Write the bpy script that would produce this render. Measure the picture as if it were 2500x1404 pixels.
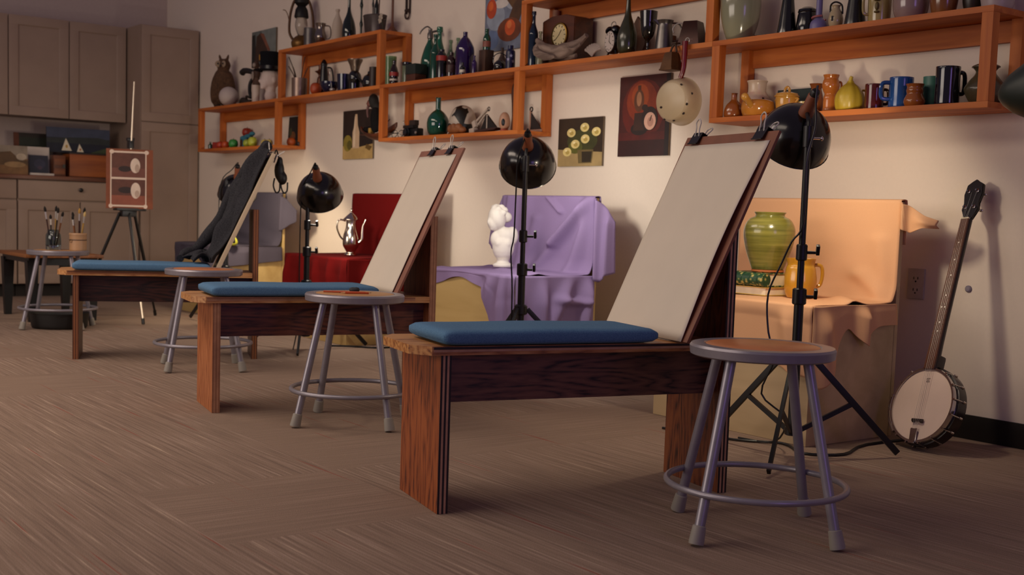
import bpy, bmesh, math, random
from mathutils import Vector, Matrix, Euler
random.seed(7)
SC = bpy.context.scene
COL = SC.collection
PI = math.pi
for o in list(bpy.data.objects):
    bpy.data.objects.remove(o)

# ------------------------------------------------------------------ camera
FPX, YAW, PITCH, ROLL, CY = 2937.14, -0.929527, -0.087282, 0.032998, 781.49
fw = Vector((math.sin(YAW) * math.cos(PITCH), math.cos(YAW) * math.cos(PITCH), math.sin(PITCH)))
rt = Vector((math.cos(YAW), -math.sin(YAW), 0))
up = rt.cross(fw)
rt2 = rt * math.cos(ROLL) + up * math.sin(ROLL)
up2 = -rt * math.sin(ROLL) + up * math.cos(ROLL)
cam_d = bpy.data.cameras.new('camera')
cam_d.sensor_width = 36
cam_d.lens = FPX / 2500 * 36
cam_d.shift_y = (CY - 702) / 2500
cam_d.clip_start = 0.05
cam_d.dof.use_dof = True
cam_d.dof.focus_distance = 3.9
cam_d.dof.aperture_fstop = 5.0
cam = bpy.data.objects.new('camera', cam_d)
COL.objects.link(cam)
cam.matrix_world = Matrix(((rt2.x, up2.x, -fw.x, 0), (rt2.y, up2.y, -fw.y, 0), (rt2.z, up2.z, -fw.z, 0.8), (0, 0, 0, 1)))
SC.camera = cam

# ------------------------------------------------------------------ world, room light, exposure
SC.view_settings.view_transform = 'Standard'
SC.view_settings.look = 'None'
SC.view_settings.exposure = 0.0
SC.view_settings.gamma = 1.0
SC.view_settings.use_curve_mapping = False
SC.cycles.max_bounces = 8
SC.cycles.sample_clamp_indirect = 4.0
SC.cycles.caustics_reflective = False
SC.cycles.caustics_refractive = False
w = bpy.data.worlds.new('dusk')
SC.world = w
w.use_nodes = True
bg = w.node_tree.nodes['Background']
bg.inputs[0].default_value = (0.36, 0.27, 0.38, 1)
bg.inputs[1].default_value = 0.30

def area(name, loc, target, sx, sy, power, color):
    d = bpy.data.lights.new(name, 'AREA')
    d.shape = 'RECTANGLE'
    d.size = sx
    d.size_y = sy
    d.energy = power
    d.color = color
    o = bpy.data.objects.new(name, d)
    COL.objects.link(o)
    o.location = loc
    o.rotation_euler = (Vector(target) - Vector(loc)).to_track_quat('-Z', 'Y').to_euler()
    return o

# ceiling panels over the benches, an added fill light on the unseen side, violet dusk from behind the viewer
area('ceiling_panel_light', (-6.1, 0.4, 2.9), (-6.1, 0.6, 0), 3.0, 1.2, 66, (1.0, 0.82, 0.66))
area('ceiling_panel_light', (-3.2, 0.1, 2.9), (-3.2, 0.3, 0), 2.0, 1.2, 24, (1.0, 0.82, 0.66))
area('added_fill_light', (-5.2, -3.6, 1.7), (-5.0, 2.6, 0.6), 4.5, 1.6, 104, (1.0, 0.86, 0.74))  # added fill for the wall and benches, no real window
area('dusk_window_light', (2.6, 1.2, 1.5), (-2.4, 2.6, 0.5), 1.2, 1.4, 14, (0.50, 0.30, 1.0))

# ------------------------------------------------------------------ materials
def lin(h):
    h = h.lstrip('#')
    r = []
    for i in (0, 2, 4):
        c = int(h[i:i + 2], 16) / 255
        r.append(c / 12.92 if c <= 0.04045 else ((c + 0.055) / 1.055) ** 2.4)
    return (*r, 1)

MATS = {}
def nodes(name):
    m = bpy.data.materials.new(name)
    m.use_nodes = True
    return m, m.node_tree.nodes, m.node_tree.links, m.node_tree.nodes['Principled BSDF']

def tc(N, L, scale=(1, 1, 1), rot=(0, 0, 0), loc=(0, 0, 0)):
    t = N.new('ShaderNodeTexCoord')
    mp = N.new('ShaderNodeMapping')
    mp.inputs['Scale'].default_value = scale
    mp.inputs['Rotation'].default_value = rot
    mp.inputs['Location'].default_value = loc
    L.new(t.outputs['Object'], mp.inputs['Vector'])
    return mp

def ramp(N, stops):
    r = N.new('ShaderNodeValToRGB')
    e = r.color_ramp.elements
    e[0].position, e[0].color = stops[0]
    e[1].position, e[1].color = stops[-1]
    for p, c in stops[1:-1]:
        x = e.new(p)
        x.color = c
    return r

def M(hexc, rough=0.5, metal=0.0, var=0.12, scale=18.0, trans=0.0, coat=0.0, bump=0.0, emit=None, sheen=0.0):
    key = ('m', hexc, rough, metal, var, scale, trans, coat, bump, emit, sheen)
    if key in MATS:
        return MATS[key]
    m, N, L, b = nodes('mat_%d' % len(MATS))
    c = lin(hexc)
    b.inputs['Base Color'].default_value = c
    b.inputs['Roughness'].default_value = rough
    b.inputs['Metallic'].default_value = metal
    if trans:
        b.inputs['Transmission Weight'].default_value = trans
        b.inputs['IOR'].default_value = 1.45
    if coat:
        b.inputs['Coat Weight'].default_value = coat
        b.inputs['Coat Roughness'].default_value = 0.08
    if sheen:
        b.inputs['Sheen Weight'].default_value = sheen
    if emit:
        b.inputs['Emission Color'].default_value = c
        b.inputs['Emission Strength'].default_value = emit
    if var and not trans:
        mp = tc(N, L)
        n = N.new('ShaderNodeTexNoise')
        n.inputs['Scale'].default_value = scale
        n.inputs['Detail'].default_value = 4
        L.new(mp.outputs[0], n.inputs['Vector'])
        lo = tuple(x * (1 - var) for x in c[:3]) + (1,)
        hi = tuple(min(1, x * (1 + var)) for x in c[:3]) + (1,)
        r = ramp(N, [(0.3, lo), (0.7, hi)])
        L.new(n.outputs['Fac'], r.inputs[0])
        L.new(r.outputs[0], b.inputs['Base Color'])
        if bump:
            bp = N.new('ShaderNodeBump')
            bp.inputs['Strength'].default_value = bump
            bp.inputs['Distance'].default_value = 0.004
            L.new(n.outputs['Fac'], bp.inputs['Height'])
            L.new(bp.outputs[0], b.inputs['Normal'])
    MATS[key] = m
    return m

def wood(h1, h2, axis='x', scale=6.0, stretch=14.0, rough=0.5, rings=0.0, name=None, coat=0.0):
    key = ('w', h1, h2, axis, scale, stretch, rough, rings)
    if key in MATS:
        return MATS[key]
    m, N, L, b = nodes(name or 'wood_%d' % len(MATS))
    s = {'x': (1, stretch, stretch), 'y': (stretch, 1, stretch), 'z': (stretch, stretch, 1)}[axis]
    mp = tc(N, L, s)
    n = N.new('ShaderNodeTexNoise')
    n.inputs['Scale'].default_value = scale / 3
    n.inputs['Detail'].default_value = 6
    n.inputs['Distortion'].default_value = 0.6 + rings
    L.new(mp.outputs[0], n.inputs['Vector'])
    r = ramp(N, [(0.36, lin(h1)), (0.64, lin(h2))])
    L.new(n.outputs['Fac'], r.inputs[0])
    L.new(r.outputs[0], b.inputs['Base Color'])
    b.inputs['Roughness'].default_value = rough
    if coat:
        b.inputs['Coat Weight'].default_value = coat
        b.inputs['Coat Roughness'].default_value = 0.2
    MATS[key] = m
    return m

def fabric(h1, h2, scale=300.0, rough=0.95, key=None):
    k = ('f', h1, h2, scale)
    if k in MATS:
        return MATS[k]
    m, N, L, b = nodes('fabric_%d' % len(MATS))
    mp = tc(N, L)
    n = N.new('ShaderNodeTexNoise')
    n.inputs['Scale'].default_value = scale
    n.inputs['Detail'].default_value = 2
    L.new(mp.outputs[0], n.inputs['Vector'])
    r = ramp(N, [(0.3, lin(h1)), (0.7, lin(h2))])
    L.new(n.outputs['Fac'], r.inputs[0])
    L.new(r.outputs[0], b.inputs['Base Color'])
    b.inputs['Roughness'].default_value = rough
    b.inputs['Specular IOR Level'].default_value = 0.15
    bp = N.new('ShaderNodeBump')
    bp.inputs['Strength'].default_value = 0.25
    bp.inputs['Distance'].default_value = 0.001
    L.new(n.outputs['Fac'], bp.inputs['Height'])
    L.new(bp.outputs[0], b.inputs['Normal'])
    MATS[k] = m
    return m

def carpet():
    m, N, L, b = nodes('carpet_tiles')
    t = N.new('ShaderNodeTexCoord')
    # which way the pile runs: most tiles along x, some turned by a quarter
    mpc = N.new('ShaderNodeVectorMath')
    mpc.operation = 'MULTIPLY_ADD'
    mpc.inputs[1].default_value = (1 / 0.61, 1 / 0.61, 0)
    mpc.inputs[2].default_value = (0.31, 0.13, 0)
    L.new(t.outputs['Object'], mpc.inputs[0])
    flo = N.new('ShaderNodeVectorMath')
    flo.operation = 'FLOOR'
    L.new(mpc.outputs[0], flo.inputs[0])
    wn = N.new('ShaderNodeTexWhiteNoise')
    wn.noise_dimensions = '2D'
    L.new(flo.outputs[0], wn.inputs['Vector'])
    ch = N.new('ShaderNodeMath')
    ch.operation = 'GREATER_THAN'
    ch.inputs[1].default_value = 0.66
    L.new(wn.outputs['Value'], ch.inputs[0])
    def streak(scx, scy, detail=3):
        mp = N.new('ShaderNodeMapping')
        mp.inputs['Scale'].default_value = (scx, scy, 1)
        L.new(t.outputs['Object'], mp.inputs[0])
        n = N.new('ShaderNodeTexNoise')
        n.inputs['Scale'].default_value = 1.0
        n.inputs['Detail'].default_value = detail
        n.inputs['Roughness'].default_value = 0.6
        L.new(mp.outputs[0], n.inputs['Vector'])
        return n
    a1, a2 = streak(2.2, 105, 3), streak(105, 2.2, 3)
    mix = N.new('ShaderNodeMix')
    mix.data_type = 'FLOAT'
    L.new(ch.outputs[0], mix.inputs[0])
    L.new(a1.outputs['Fac'], mix.inputs[2])
    fl2 = N.new('ShaderNodeMath')
    fl2.operation = 'MULTIPLY_ADD'
    fl2.inputs[1].default_value = 0.55
    fl2.inputs[2].default_value = 0.215
    L.new(a2.outputs['Fac'], fl2.inputs[0])
    L.new(fl2.outputs[0], mix.inputs[3])
    r = ramp(N, [(0.30, lin('#745f51')), (0.52, lin('#8b7462')), (0.63, lin('#978070')), (0.73, lin('#b8a188'))])
    L.new(mix.outputs[0], r.inputs[0])
    # sparse rust-red threads
    b1 = streak(1.4, 60, 1)
    rr = ramp(N, [(0.70, (0, 0, 0, 1)), (0.75, (1, 1, 1, 1))])
    L.new(b1.outputs['Fac'], rr.inputs[0])
    mx = N.new('ShaderNodeMix')
    mx.data_type = 'RGBA'
    L.new(rr.outputs[0], mx.inputs[0])
    L.new(r.outputs[0], mx.inputs[6])
    mx.inputs[7].default_value = lin('#8a5040')
    # pile speckle
    sp = N.new('ShaderNodeTexNoise')
    sp.inputs['Scale'].default_value = 420
    L.new(t.outputs['Object'], sp.inputs['Vector'])
    rs = ramp(N, [(0.3, (0.72, 0.72, 0.72, 1)), (0.7, (1.22, 1.22, 1.22, 1))])
    L.new(sp.outputs['Fac'], rs.inputs[0])
    ml = N.new('ShaderNodeMix')
    ml.data_type = 'RGBA'
    ml.blend_type = 'MULTIPLY'
    ml.inputs[0].default_value = 1
    L.new(mx.outputs[2], ml.inputs[6])
    L.new(rs.outputs[0], ml.inputs[7])
    L.new(ml.outputs[2], b.inputs['Base Color'])
    b.inputs['Roughness'].default_value = 1.0
    bp = N.new('ShaderNodeBump')
    bp.inputs['Strength'].default_value = 0.5
    bp.inputs['Distance'].default_value = 0.003
    L.new(sp.outputs['Fac'], bp.inputs['Height'])
    L.new(bp.outputs[0], b.inputs['Normal'])
    return m

def oak(h1, h2, h3, axis='x'):
    """red-oak plywood: cathedral grain from distorted bands"""
    key = ('oak', h1, h2, axis)
    if key in MATS:
        return MATS[key]
    m, N, L, b = nodes('oak_ply_%d' % len(MATS))
    s = {'x': (1.2, 9, 9), 'z': (9, 9, 1.2), 'y': (9, 1.2, 9)}[axis]
    mp = tc(N, L, s, loc=(1.3, 0.4, 0.2))
    n = N.new('ShaderNodeTexNoise')
    n.inputs['Scale'].default_value = 1.6
    n.inputs['Detail'].default_value = 1.5
    L.new(mp.outputs[0], n.inputs['Vector'])
    mu = N.new('ShaderNodeMath')
    mu.operation = 'MULTIPLY'
    mu.inputs[1].default_value = 9.0
    L.new(n.outputs['Fac'], mu.inputs[0])
    fr = N.new('ShaderNodeMath')
    fr.operation = 'PINGPONG'
    fr.inputs[1].default_value = 0.5
    L.new(mu.outputs[0], fr.inputs[0])
    n2 = N.new('ShaderNodeTexNoise')
    n2.inputs['Scale'].default_value = 14
    n2.inputs['Detail'].default_value = 3
    L.new(mp.outputs[0], n2.inputs['Vector'])
    ad = N.new('ShaderNodeMath')
    ad.operation = 'ADD'
    L.new(fr.outputs[0], ad.inputs[0])
    L.new(n2.outputs['Fac'], ad.inputs[1])
    r = ramp(N, [(0.42, lin(h1)), (0.62, lin(h2)), (0.95, lin(h3))])
    L.new(ad.outputs[0], r.inputs[0])
    L.new(r.outputs[0], b.inputs['Base Color'])
    b.inputs['Roughness'].default_value = 0.42
    MATS[key] = m
    return m

# ------------------------------------------------------------------ mesh builder
def catmull(pts, n=4):
    out = []
    P = [pts[0]] + list(pts) + [pts[-1]]
    for i in range(1, len(P) - 2):
        for k in range(n):
            t = k / n
            out.append(tuple(0.5 * ((2 * P[i][j]) + (-P[i - 1][j] + P[i + 1][j]) * t + (2 * P[i - 1][j] - 5 * P[i][j] + 4 * P[i + 1][j] - P[i + 2][j]) * t * t + (-P[i - 1][j] + 3 * P[i][j] - 3 * P[i + 1][j] + P[i + 2][j]) * t ** 3) for j in range(len(pts[0]))))
    out.append(tuple(pts[-1]))
    return out

class MB:
    def __init__(s):
        s.bm = bmesh.new()
        s.mi = 0
    def _fin(s, faces):
        for f in faces:
            f.material_index = s.mi
        return s
    def m(s, i):
        s.mi = i
        return s
    def box(s, c, size, rot=None, bev=0.0):
        n0 = set(s.bm.faces)
        R = rot if isinstance(rot, Matrix) else (Euler(rot).to_matrix().to_4x4() if rot else Matrix())
        r = bmesh.ops.create_cube(s.bm, size=1, matrix=Matrix.Translation(Vector(c)) @ R.to_4x4() @ Matrix.Diagonal((*size, 1)))
        if bev:
            ed = list({e for v in r['verts'] for e in v.link_edges})
            bmesh.ops.bevel(s.bm, geom=ed, offset=bev, segments=2, profile=0.7, affect='EDGES')
        return s._fin(set(s.bm.faces) - n0)
    def lathe(s, prof, c=(0, 0, 0), n=24, rot=None, sx=1.0, sy=1.0, caps=True):
        R = Matrix.Translation(Vector(c)) @ ((rot if isinstance(rot, Matrix) else Euler(rot).to_matrix()).to_4x4() if rot is not None else Matrix())
        rings, fs = [], []
        for (r, z) in prof:
            if r < 1e-5:
                rings.append([s.bm.verts.new(R @ Vector((0, 0, z)))])
            else:
                rings.append([s.bm.verts.new(R @ Vector((r * sx * math.cos(2 * PI * k / n), r * sy * math.sin(2 * PI * k / n), z))) for k in range(n)])
        for a, b in zip(rings, rings[1:]):
            for k in range(n):
                q = (k + 1) % n
                if len(a) == 1 and len(b) == 1:
                    continue
                if len(a) == 1:
                    fs.append(s.bm.faces.new((a[0], b[q], b[k])))
                elif len(b) == 1:
                    fs.append(s.bm.faces.new((a[k], a[q], b[0])))
                else:
                    fs.append(s.bm.faces.new((a[k], a[q], b[q], b[k])))
        if caps:
            if len(rings[0]) > 1:
                fs.append(s.bm.faces.new(rings[0][::-1]))
            if len(rings[-1]) > 1:
                fs.append(s.bm.faces.new(rings[-1]))
        return s._fin(fs)
    def cyl(s, p0, p1, r0, r1=None, n=14):
        p0, p1 = Vector(p0), Vector(p1)
        r1 = r0 if r1 is None else r1
        d = p1 - p0
        q = d.to_track_quat('Z', 'Y').to_matrix()
        return s.lathe([(r0, 0), (r1, d.length)], p0, n, q)
    def tube(s, pts, r, n=8, smooth=True, closed=False):
        P = [Vector(p) for p in (catmull([tuple(p) for p in pts], 4) if smooth and len(pts) > 2 else pts)]
        N = len(P)
        rr = (lambda t: r) if not callable(r) else r
        rings, fs = [], []
        nrm = None
        for i, p in enumerate(P):
            if closed:
                t = (P[(i + 1) % N] - P[i - 1]).normalized()
            else:
                t = (P[min(i + 1, N - 1)] - P[max(i - 1, 0)]).normalized()
            if nrm is None:
                nrm = t.orthogonal().normalized()
            nrm = (nrm - t * nrm.dot(t)).normalized()
            bn = t.cross(nrm)
            ra = rr(i / max(1, N - 1))
            rings.append([s.bm.verts.new(p + (nrm * math.cos(2 * PI * k / n) + bn * math.sin(2 * PI * k / n)) * ra) for k in range(n)])
        for i in range(N if closed else N - 1):
            a, b = rings[i], rings[(i + 1) % N]
            for k in range(n):
                q = (k + 1) % n
                fs.append(s.bm.faces.new((a[k], a[q], b[q], b[k])))
        if not closed:
            fs.append(s.bm.faces.new(rings[0][::-1]))
            fs.append(s.bm.faces.new(rings[-1]))
        return s._fin(fs)
    def ring(s, c, R, r, n=40, k=10, rot=None):
        Rm = Euler(rot).to_matrix() if rot and not isinstance(rot, Matrix) else (rot or Matrix.Identity(3))
        return s.tube([Vector(c) + Rm @ Vector((R * math.cos(2 * PI * i / n), R * math.sin(2 * PI * i / n), 0)) for i in range(n)], r, k, smooth=False, closed=True)
    def ell(s, c, rad, rot=None, u=18, v=12):
        n0 = set(s.bm.faces)
        R = Euler(rot).to_matrix().to_4x4() if rot else Matrix()
        rad = (rad,) * 3 if not isinstance(rad, (tuple, list)) else rad
        bmesh.ops.create_uvsphere(s.bm, u_segments=u, v_segments=v, radius=1, matrix=Matrix.Translation(Vector(c)) @ R @ Matrix.Diagonal((*rad, 1)))
        return s._fin(set(s.bm.faces) - n0)
    def prism(s, poly, t, M4=None, bev=0):
        """polygon in the local XZ plane, thickness t along y (centred)"""
        M4 = M4 or Matrix()
        a = [s.bm.verts.new(M4 @ Vector((x, -t / 2, z))) for x, z in poly]
        b = [s.bm.verts.new(M4 @ Vector((x, t / 2, z))) for x, z in poly]
        fs = [s.bm.faces.new(a), s.bm.faces.new(b[::-1])]
        n = len(poly)
        for k in range(n):
            q = (k + 1) % n
            fs.append(s.bm.faces.new((a[q], a[k], b[k], b[q])))
        if bev:
            ed = list({e for f in fs for e in f.edges})
            n0 = set(s.bm.faces)
            bmesh.ops.bevel(s.bm, geom=ed, offset=bev, segments=2, affect='EDGES')
            fs = [f for f in s.bm.faces if f not in n0 or f in fs]
            for f in s.bm.faces:
                if f not in n0:
                    f.material_index = s.mi
            return s
        return s._fin(fs)
    def flat(s, poly, y, c=(0, 0)):
        """single paint patch facing -y"""
        f = s.bm.faces.new([s.bm.verts.new((c[0] + x, y, c[1] + z)) for x, z in poly])
        return s._fin([f])
    def grid(s, fn, nu, nv):
        V = [[s.bm.verts.new(fn(i / nu, j / nv)) for j in range(nv + 1)] for i in range(nu + 1)]
        fs = []
        for i in range(nu):
            for j in range(nv):
                fs.append(s.bm.faces.new((V[i][j], V[i + 1][j], V[i + 1][j + 1], V[i][j + 1])))
        return s._fin(fs)
    def build(s, name, mats, parent=None, loc=None, sharp=0.65, solid=0.0, flatshade=False, sub=0):
        bm = s.bm
        bmesh.ops.recalc_face_normals(bm, faces=bm.faces) if not solid else None
        me = bpy.data.meshes.new(name)
        for f in bm.faces:
            f.smooth = not flatshade
        for e in bm.edges:
            if len(e.link_faces) == 2 and e.calc_face_angle(0) > sharp:
                e.smooth = False
        bm.to_mesh(me)
        bm.free()
        o = bpy.data.objects.new(name, me)
        COL.objects.link(o)
        for m in (mats if isinstance(mats, (list, tuple)) else [mats]):
            me.materials.append(m)
        if parent:
            o.parent = parent
        if loc is not None:
            o.location = loc
        if sub:
            md = o.modifiers.new('subsurf', 'SUBSURF')
            md.levels = md.render_levels = sub
        if solid:
            md = o.modifiers.new('solidify', 'SOLIDIFY')
            md.thickness = solid
            md.offset = 0
        return o

def tag(o, label, cat, group=None, kind=None):
    o['label'] = label
    o['category'] = cat
    if group:
        o['group'] = group
    if kind:
        o['kind'] = kind
    return o

def thing(name, label, cat, loc=(0, 0, 0), rotz=0.0, group=None):
    o = bpy.data.objects.new(name, None)
    o.empty_display_size = 0.05
    COL.objects.link(o)
    o.location = loc
    o.rotation_euler = (0, 0, rotz)
    return tag(o, label, cat, group)

def struct(name, mb, mats, **k):
    o = mb.build(name, mats, **k)
    o['kind'] = 'structure'
    return o

def copy_tree(o, parent=None):
    c = o.copy()
    COL.objects.link(c)
    if parent:
        c.parent = parent
    for ch in [x for x in bpy.data.objects if x.parent == o]:
        copy_tree(ch, c)
    return c

def blob(name, ells, mat, parent=None, loc=None, voxel=0.008, smooth=6, tubes=()):
    """several overlapping volumes fused into one continuous skin"""
    mb = MB()
    for e in ells:
        mb.ell(e[0], e[1], e[2] if len(e) > 2 else None, 16, 10)
    for t in tubes:
        mb.tube(t[0], t[1], 8)
    o = mb.build(name, mat)
    md = o.modifiers.new('r', 'REMESH')
    md.mode = 'VOXEL'
    md.voxel_size = voxel
    sm = o.modifiers.new('s', 'SMOOTH')
    sm.iterations = smooth
    sm.factor = 0.5
    dg = bpy.context.evaluated_depsgraph_get()
    me = bpy.data.meshes.new_from_object(o.evaluated_get(dg))
    o.modifiers.clear()
    o.data = me
    for p in me.polygons:
        p.use_smooth = True
    if parent:
        o.parent = parent
    if loc is not None:
        o.location = loc
    return o

def disc(r, n=20, sx=1, sz=1, rot=0):
    return [(r * sx * math.cos(2 * PI * k / n + rot), r * sz * math.sin(2 * PI * k / n + rot)) for k in range(n)]
def rect(x0, z0, x1, z1):
    return [(x0, z0), (x1, z0), (x1, z1), (x0, z1)]
# ================================================================== ROOM
WY = 4.15      # shelf wall
WX = -11.05    # cabinet wall
wall_m = M('#e2d3c2', 0.85, var=0.012, scale=60)
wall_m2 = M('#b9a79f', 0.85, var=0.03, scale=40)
mb = MB().box((-5.2, 0.4, -0.05), (12.4, 8.2, 0.1))
struct('floor', mb, carpet())
mb = MB().box((-5.0, WY + 0.06, 1.5), (12.3, 0.12, 3.0))
struct('wall_back', mb, wall_m)
mb = MB().box((WX - 0.06, 0.9, 1.5), (0.12, 6.6, 3.0))
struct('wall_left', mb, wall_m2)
mb = MB().box((-5.0, WY - 0.006, 0.047), (12.0, 0.012, 0.094), bev=0.003)
struct('baseboard_back', mb, M('#15110f', 0.5, var=0.05))

# ================================================================== CABINETS
cab_m = M('#957f6f', 0.55, var=0.05, scale=6)
toe_shade_m = M('#1c1512', 0.8, var=0)  # shadow of the toe-kick recess, put into its colour
def shaker_door(mb, x, y0, y1, z0, z1, rail=0.075, th=0.02):
    """door in the plane x, facing +x"""
    t = th
    mb.box((x + t / 2, (y0 + y1) / 2, z0 + rail / 2), (t, y1 - y0, rail), bev=0.003)
    mb.box((x + t / 2, (y0 + y1) / 2, z1 - rail / 2), (t, y1 - y0, rail), bev=0.003)
    mb.box((x + t / 2, y0 + rail / 2, (z0 + z1) / 2), (t, rail, z1 - z0 - 2 * rail + 0.004), bev=0.003)
    mb.box((x + t / 2, y1 - rail / 2, (z0 + z1) / 2), (t, rail, z1 - z0 - 2 * rail + 0.004), bev=0.003)
    mb.box((x + 0.005, (y0 + y1) / 2, (z0 + z1) / 2), (0.008, y1 - y0 - 2 * rail + 0.01, z1 - z0 - 2 * rail + 0.01))
    # bead round the panel
    for a, b_, c, d in ((y0 + rail, z0 + rail, y1 - rail, z0 + rail), (y0 + rail, z1 - rail, y1 - rail, z1 - rail), (y0 + rail, z0 + rail, y0 + rail, z1 - rail), (y1 - rail, z0 + rail, y1 - rail, z1 - rail)):
        mb.cyl((x + 0.011, a, b_), (x + 0.011, c, d), 0.006, n=6)
    return mb
def knob_mb(x, y, z):
    return MB().lathe([(0.006, 0), (0.006, 0.012), (0.016, 0.018), (0.018, 0.026), (0.010, 0.032), (0, 0.033)], (x, y, z), 16, Euler((0, PI / 2, 0)).to_matrix())
black_m = M('#0d0c0c', 0.35, var=0)

# wall cabinets (doors 0.49 wide)
UX = -10.6
for y0, y1, lab in ((2.14, 2.632, 'taupe wall cabinet at left edge of the row, over the landscape painting'),
                    (2.632, 3.124, 'taupe panelled wall cabinet, middle of the row, over the stacked paintings'),
                    (3.124, 3.612, 'taupe panelled wall cabinet beside the tall pantry cabinet')):
    t = thing('wall_cabinet', lab, 'cabinet', (0, 0, 0), group=None)
    MB().box(((UX + WX) / 2, (y0 + y1) / 2, 1.90), (UX - WX - 0.004, y1 - y0 - 0.003, 0.80)).build('body', cab_m, t)
    shaker_door(MB(), UX, y0 + 0.004, y1 - 0.004, 1.49, 2.31).build('door', cab_m, t)

# tall pantry
BX = -10.24
t = thing('pantry_cabinet', 'tall taupe pantry cabinet in the corner by the shelf wall', 'cabinet')
MB().box(((BX - 0.02 + WX) / 2, 3.878, 1.205), (BX - 0.02 - WX - 0.004, 0.512, 2.21)).box(((BX - 0.07 + WX) / 2, 3.878, 0.05), (BX - 0.07 - WX - .01, 0.51, 0.099)).build('body', cab_m, t)
shaker_door(MB(), BX - 0.02, 3.626, 4.132, 1.497, 2.305).build('door', cab_m, t)
shaker_door(MB(), BX - 0.02, 3.626, 4.132, 0.11, 1.487).build('door', cab_m, t)

# base cabinets
def base_cab(y0, y1, lab, ndoor):
    t = thing('base_cabinet', lab, 'cabinet')
    MB().box(((BX - 0.02 + WX) / 2, (y0 + y1) / 2, 0.53), (BX - 0.02 - WX - 0.004, y1 - y0 - 0.003, 0.85)).m(1).box(((BX - 0.08 + WX) / 2, (y0 + y1) / 2, 0.052), (BX - 0.08 - WX - .01, y1 - y0 - 0.003, 0.104)).build('body', [cab_m, toe_shade_m], t)
    d = MB().box((BX - 0.01, (y0 + y1) / 2, 0.875), (0.02, y1 - y0 - 0.01, 0.15), bev=0.003).build('drawer', cab_m, t)
    knob_mb(BX, (y0 + y1) / 2, 0.885).build('knob', black_m, d)
    for k in range(ndoor):
        a = y0 + (y1 - y0) * k / ndoor
        b_ = y0 + (y1 - y0) * (k + 1) / ndoor
        shaker_door(MB(), BX - 0.02, a + 0.004, b_ - 0.004, 0.11, 0.785).build('door', cab_m, t)
    return t
base_cab(2.616, 3.612, 'wide taupe base cabinet with one drawer and two doors behind the easel', 2)
base_cab(1.62, 2.612, 'taupe base cabinet cut by the left edge, behind the black table', 2)
ct = MB().box(((BX + 0.02 + WX) / 2, 2.62, 0.976), (BX + 0.02 - WX - 0.006, 1.984, 0.036), bev=0.004).build('countertop', wood('#3a1a0c', '#6b3417', 'y', 6, 12, 0.4))
tag(ct, 'brown wooden countertop along the base cabinets', 'countertop')

# ================================================================== ZIGZAG WALL SHELVES
shelf_m = wood('#a8541a', '#c46e28', 'x', 7, 10, 0.62)
post_m = wood('#a8541a', '#c46e28', 'z', 7, 10, 0.62)
YS, YB = 3.914, 4.146
def shelf_unit(x0, x1, z0, z1, boards, label):
    t = thing('wall_shelf', label, 'shelf', (x0, YS, z0))
    L, D, Hh = x1 - x0, YB - YS, z1 - z0
    TH = 0.0225
    for zz, a, b_ in boards:
        MB().box(((a + b_) / 2 - x0, D / 2, zz - TH / 2 - z0), (b_ - a - 0.001, D, TH), bev=0.0015).build('board', shelf_m, t)
    lo, hi = 0.0, Hh
    for px in (0.0225, L - 0.0235):
        for py, nm in ((0.021, 'front_post'), (D - 0.021, 'back_post')):
            MB().box((px, py, (lo + TH + hi - TH) / 2), (0.045, 0.042, hi - lo - 2 * TH), bev=0.002).build(nm, post_m, t)
    MB().box((L / 2, D - 0.010, Hh - TH - 0.04), (L - 0.093, 0.02, 0.078)).build('back_rail', shelf_m, t)
    return t
xA, xB, xC, xD, xE, xF = -9.70, -8.20, -6.73, -5.25, -3.83, -2.468
ZL, ZM, ZU = 1.2575, 1.593, 1.940
shelf_unit(xA, xB, 1.235, ZM, ((ZM, xA, xB), (ZL, xA, xB)), 'orange wooden box shelf at the far left, holding the fruit and the owl')
shelf_unit(xB, xC, ZM - .0225, ZU, ((ZM, xB, xC), (ZU, xB, xC)), 'raised orange wooden box shelf with the lantern on top')
shelf_unit(xC, xD, 1.235, ZM, ((ZM, xC, xD), (ZL, xC, xD)), 'low orange wooden box shelf with glass bottles on top')
shelf_unit(xD, xE, ZM - .0225, ZU, ((ZM, xD, xE), (ZU, xD, xE)), 'raised orange wooden box shelf holding the mantel clock')
shelf_unit(xE, xF, 1.235, ZM, ((ZM, xE, xF), (ZL, xE, xF)), 'orange wooden box shelf at the right, holding mugs and yellow pots')

# ================================================================== DRAWING BENCHES
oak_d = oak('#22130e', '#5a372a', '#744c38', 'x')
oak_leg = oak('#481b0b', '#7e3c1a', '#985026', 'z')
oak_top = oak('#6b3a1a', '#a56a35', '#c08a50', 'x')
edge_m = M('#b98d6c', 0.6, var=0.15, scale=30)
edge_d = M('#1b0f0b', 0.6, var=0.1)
BL, BW, BH = 0.914, 0.305, 0.45
def ply_panel_z(mb, x0, x1, y0, y1, z0, z1):
    """upright plywood panel normal to x, striped edges on the y0 side"""
    mb.m(0).box(((x0 + x1) / 2, (y0 + y1) / 2, (z0 + z1) / 2), (x1 - x0, y1 - y0, z1 - z0))
    n = 5
    w_ = (x1 - x0) / n
    for k in range(n):
        mb.m(1 if k % 2 else 2).box((x0 + w_ * (k + .5), y0 - 0.0006, (z0 + z1) / 2), (w_, 0.0012, z1 - z0))
    return mb
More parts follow.
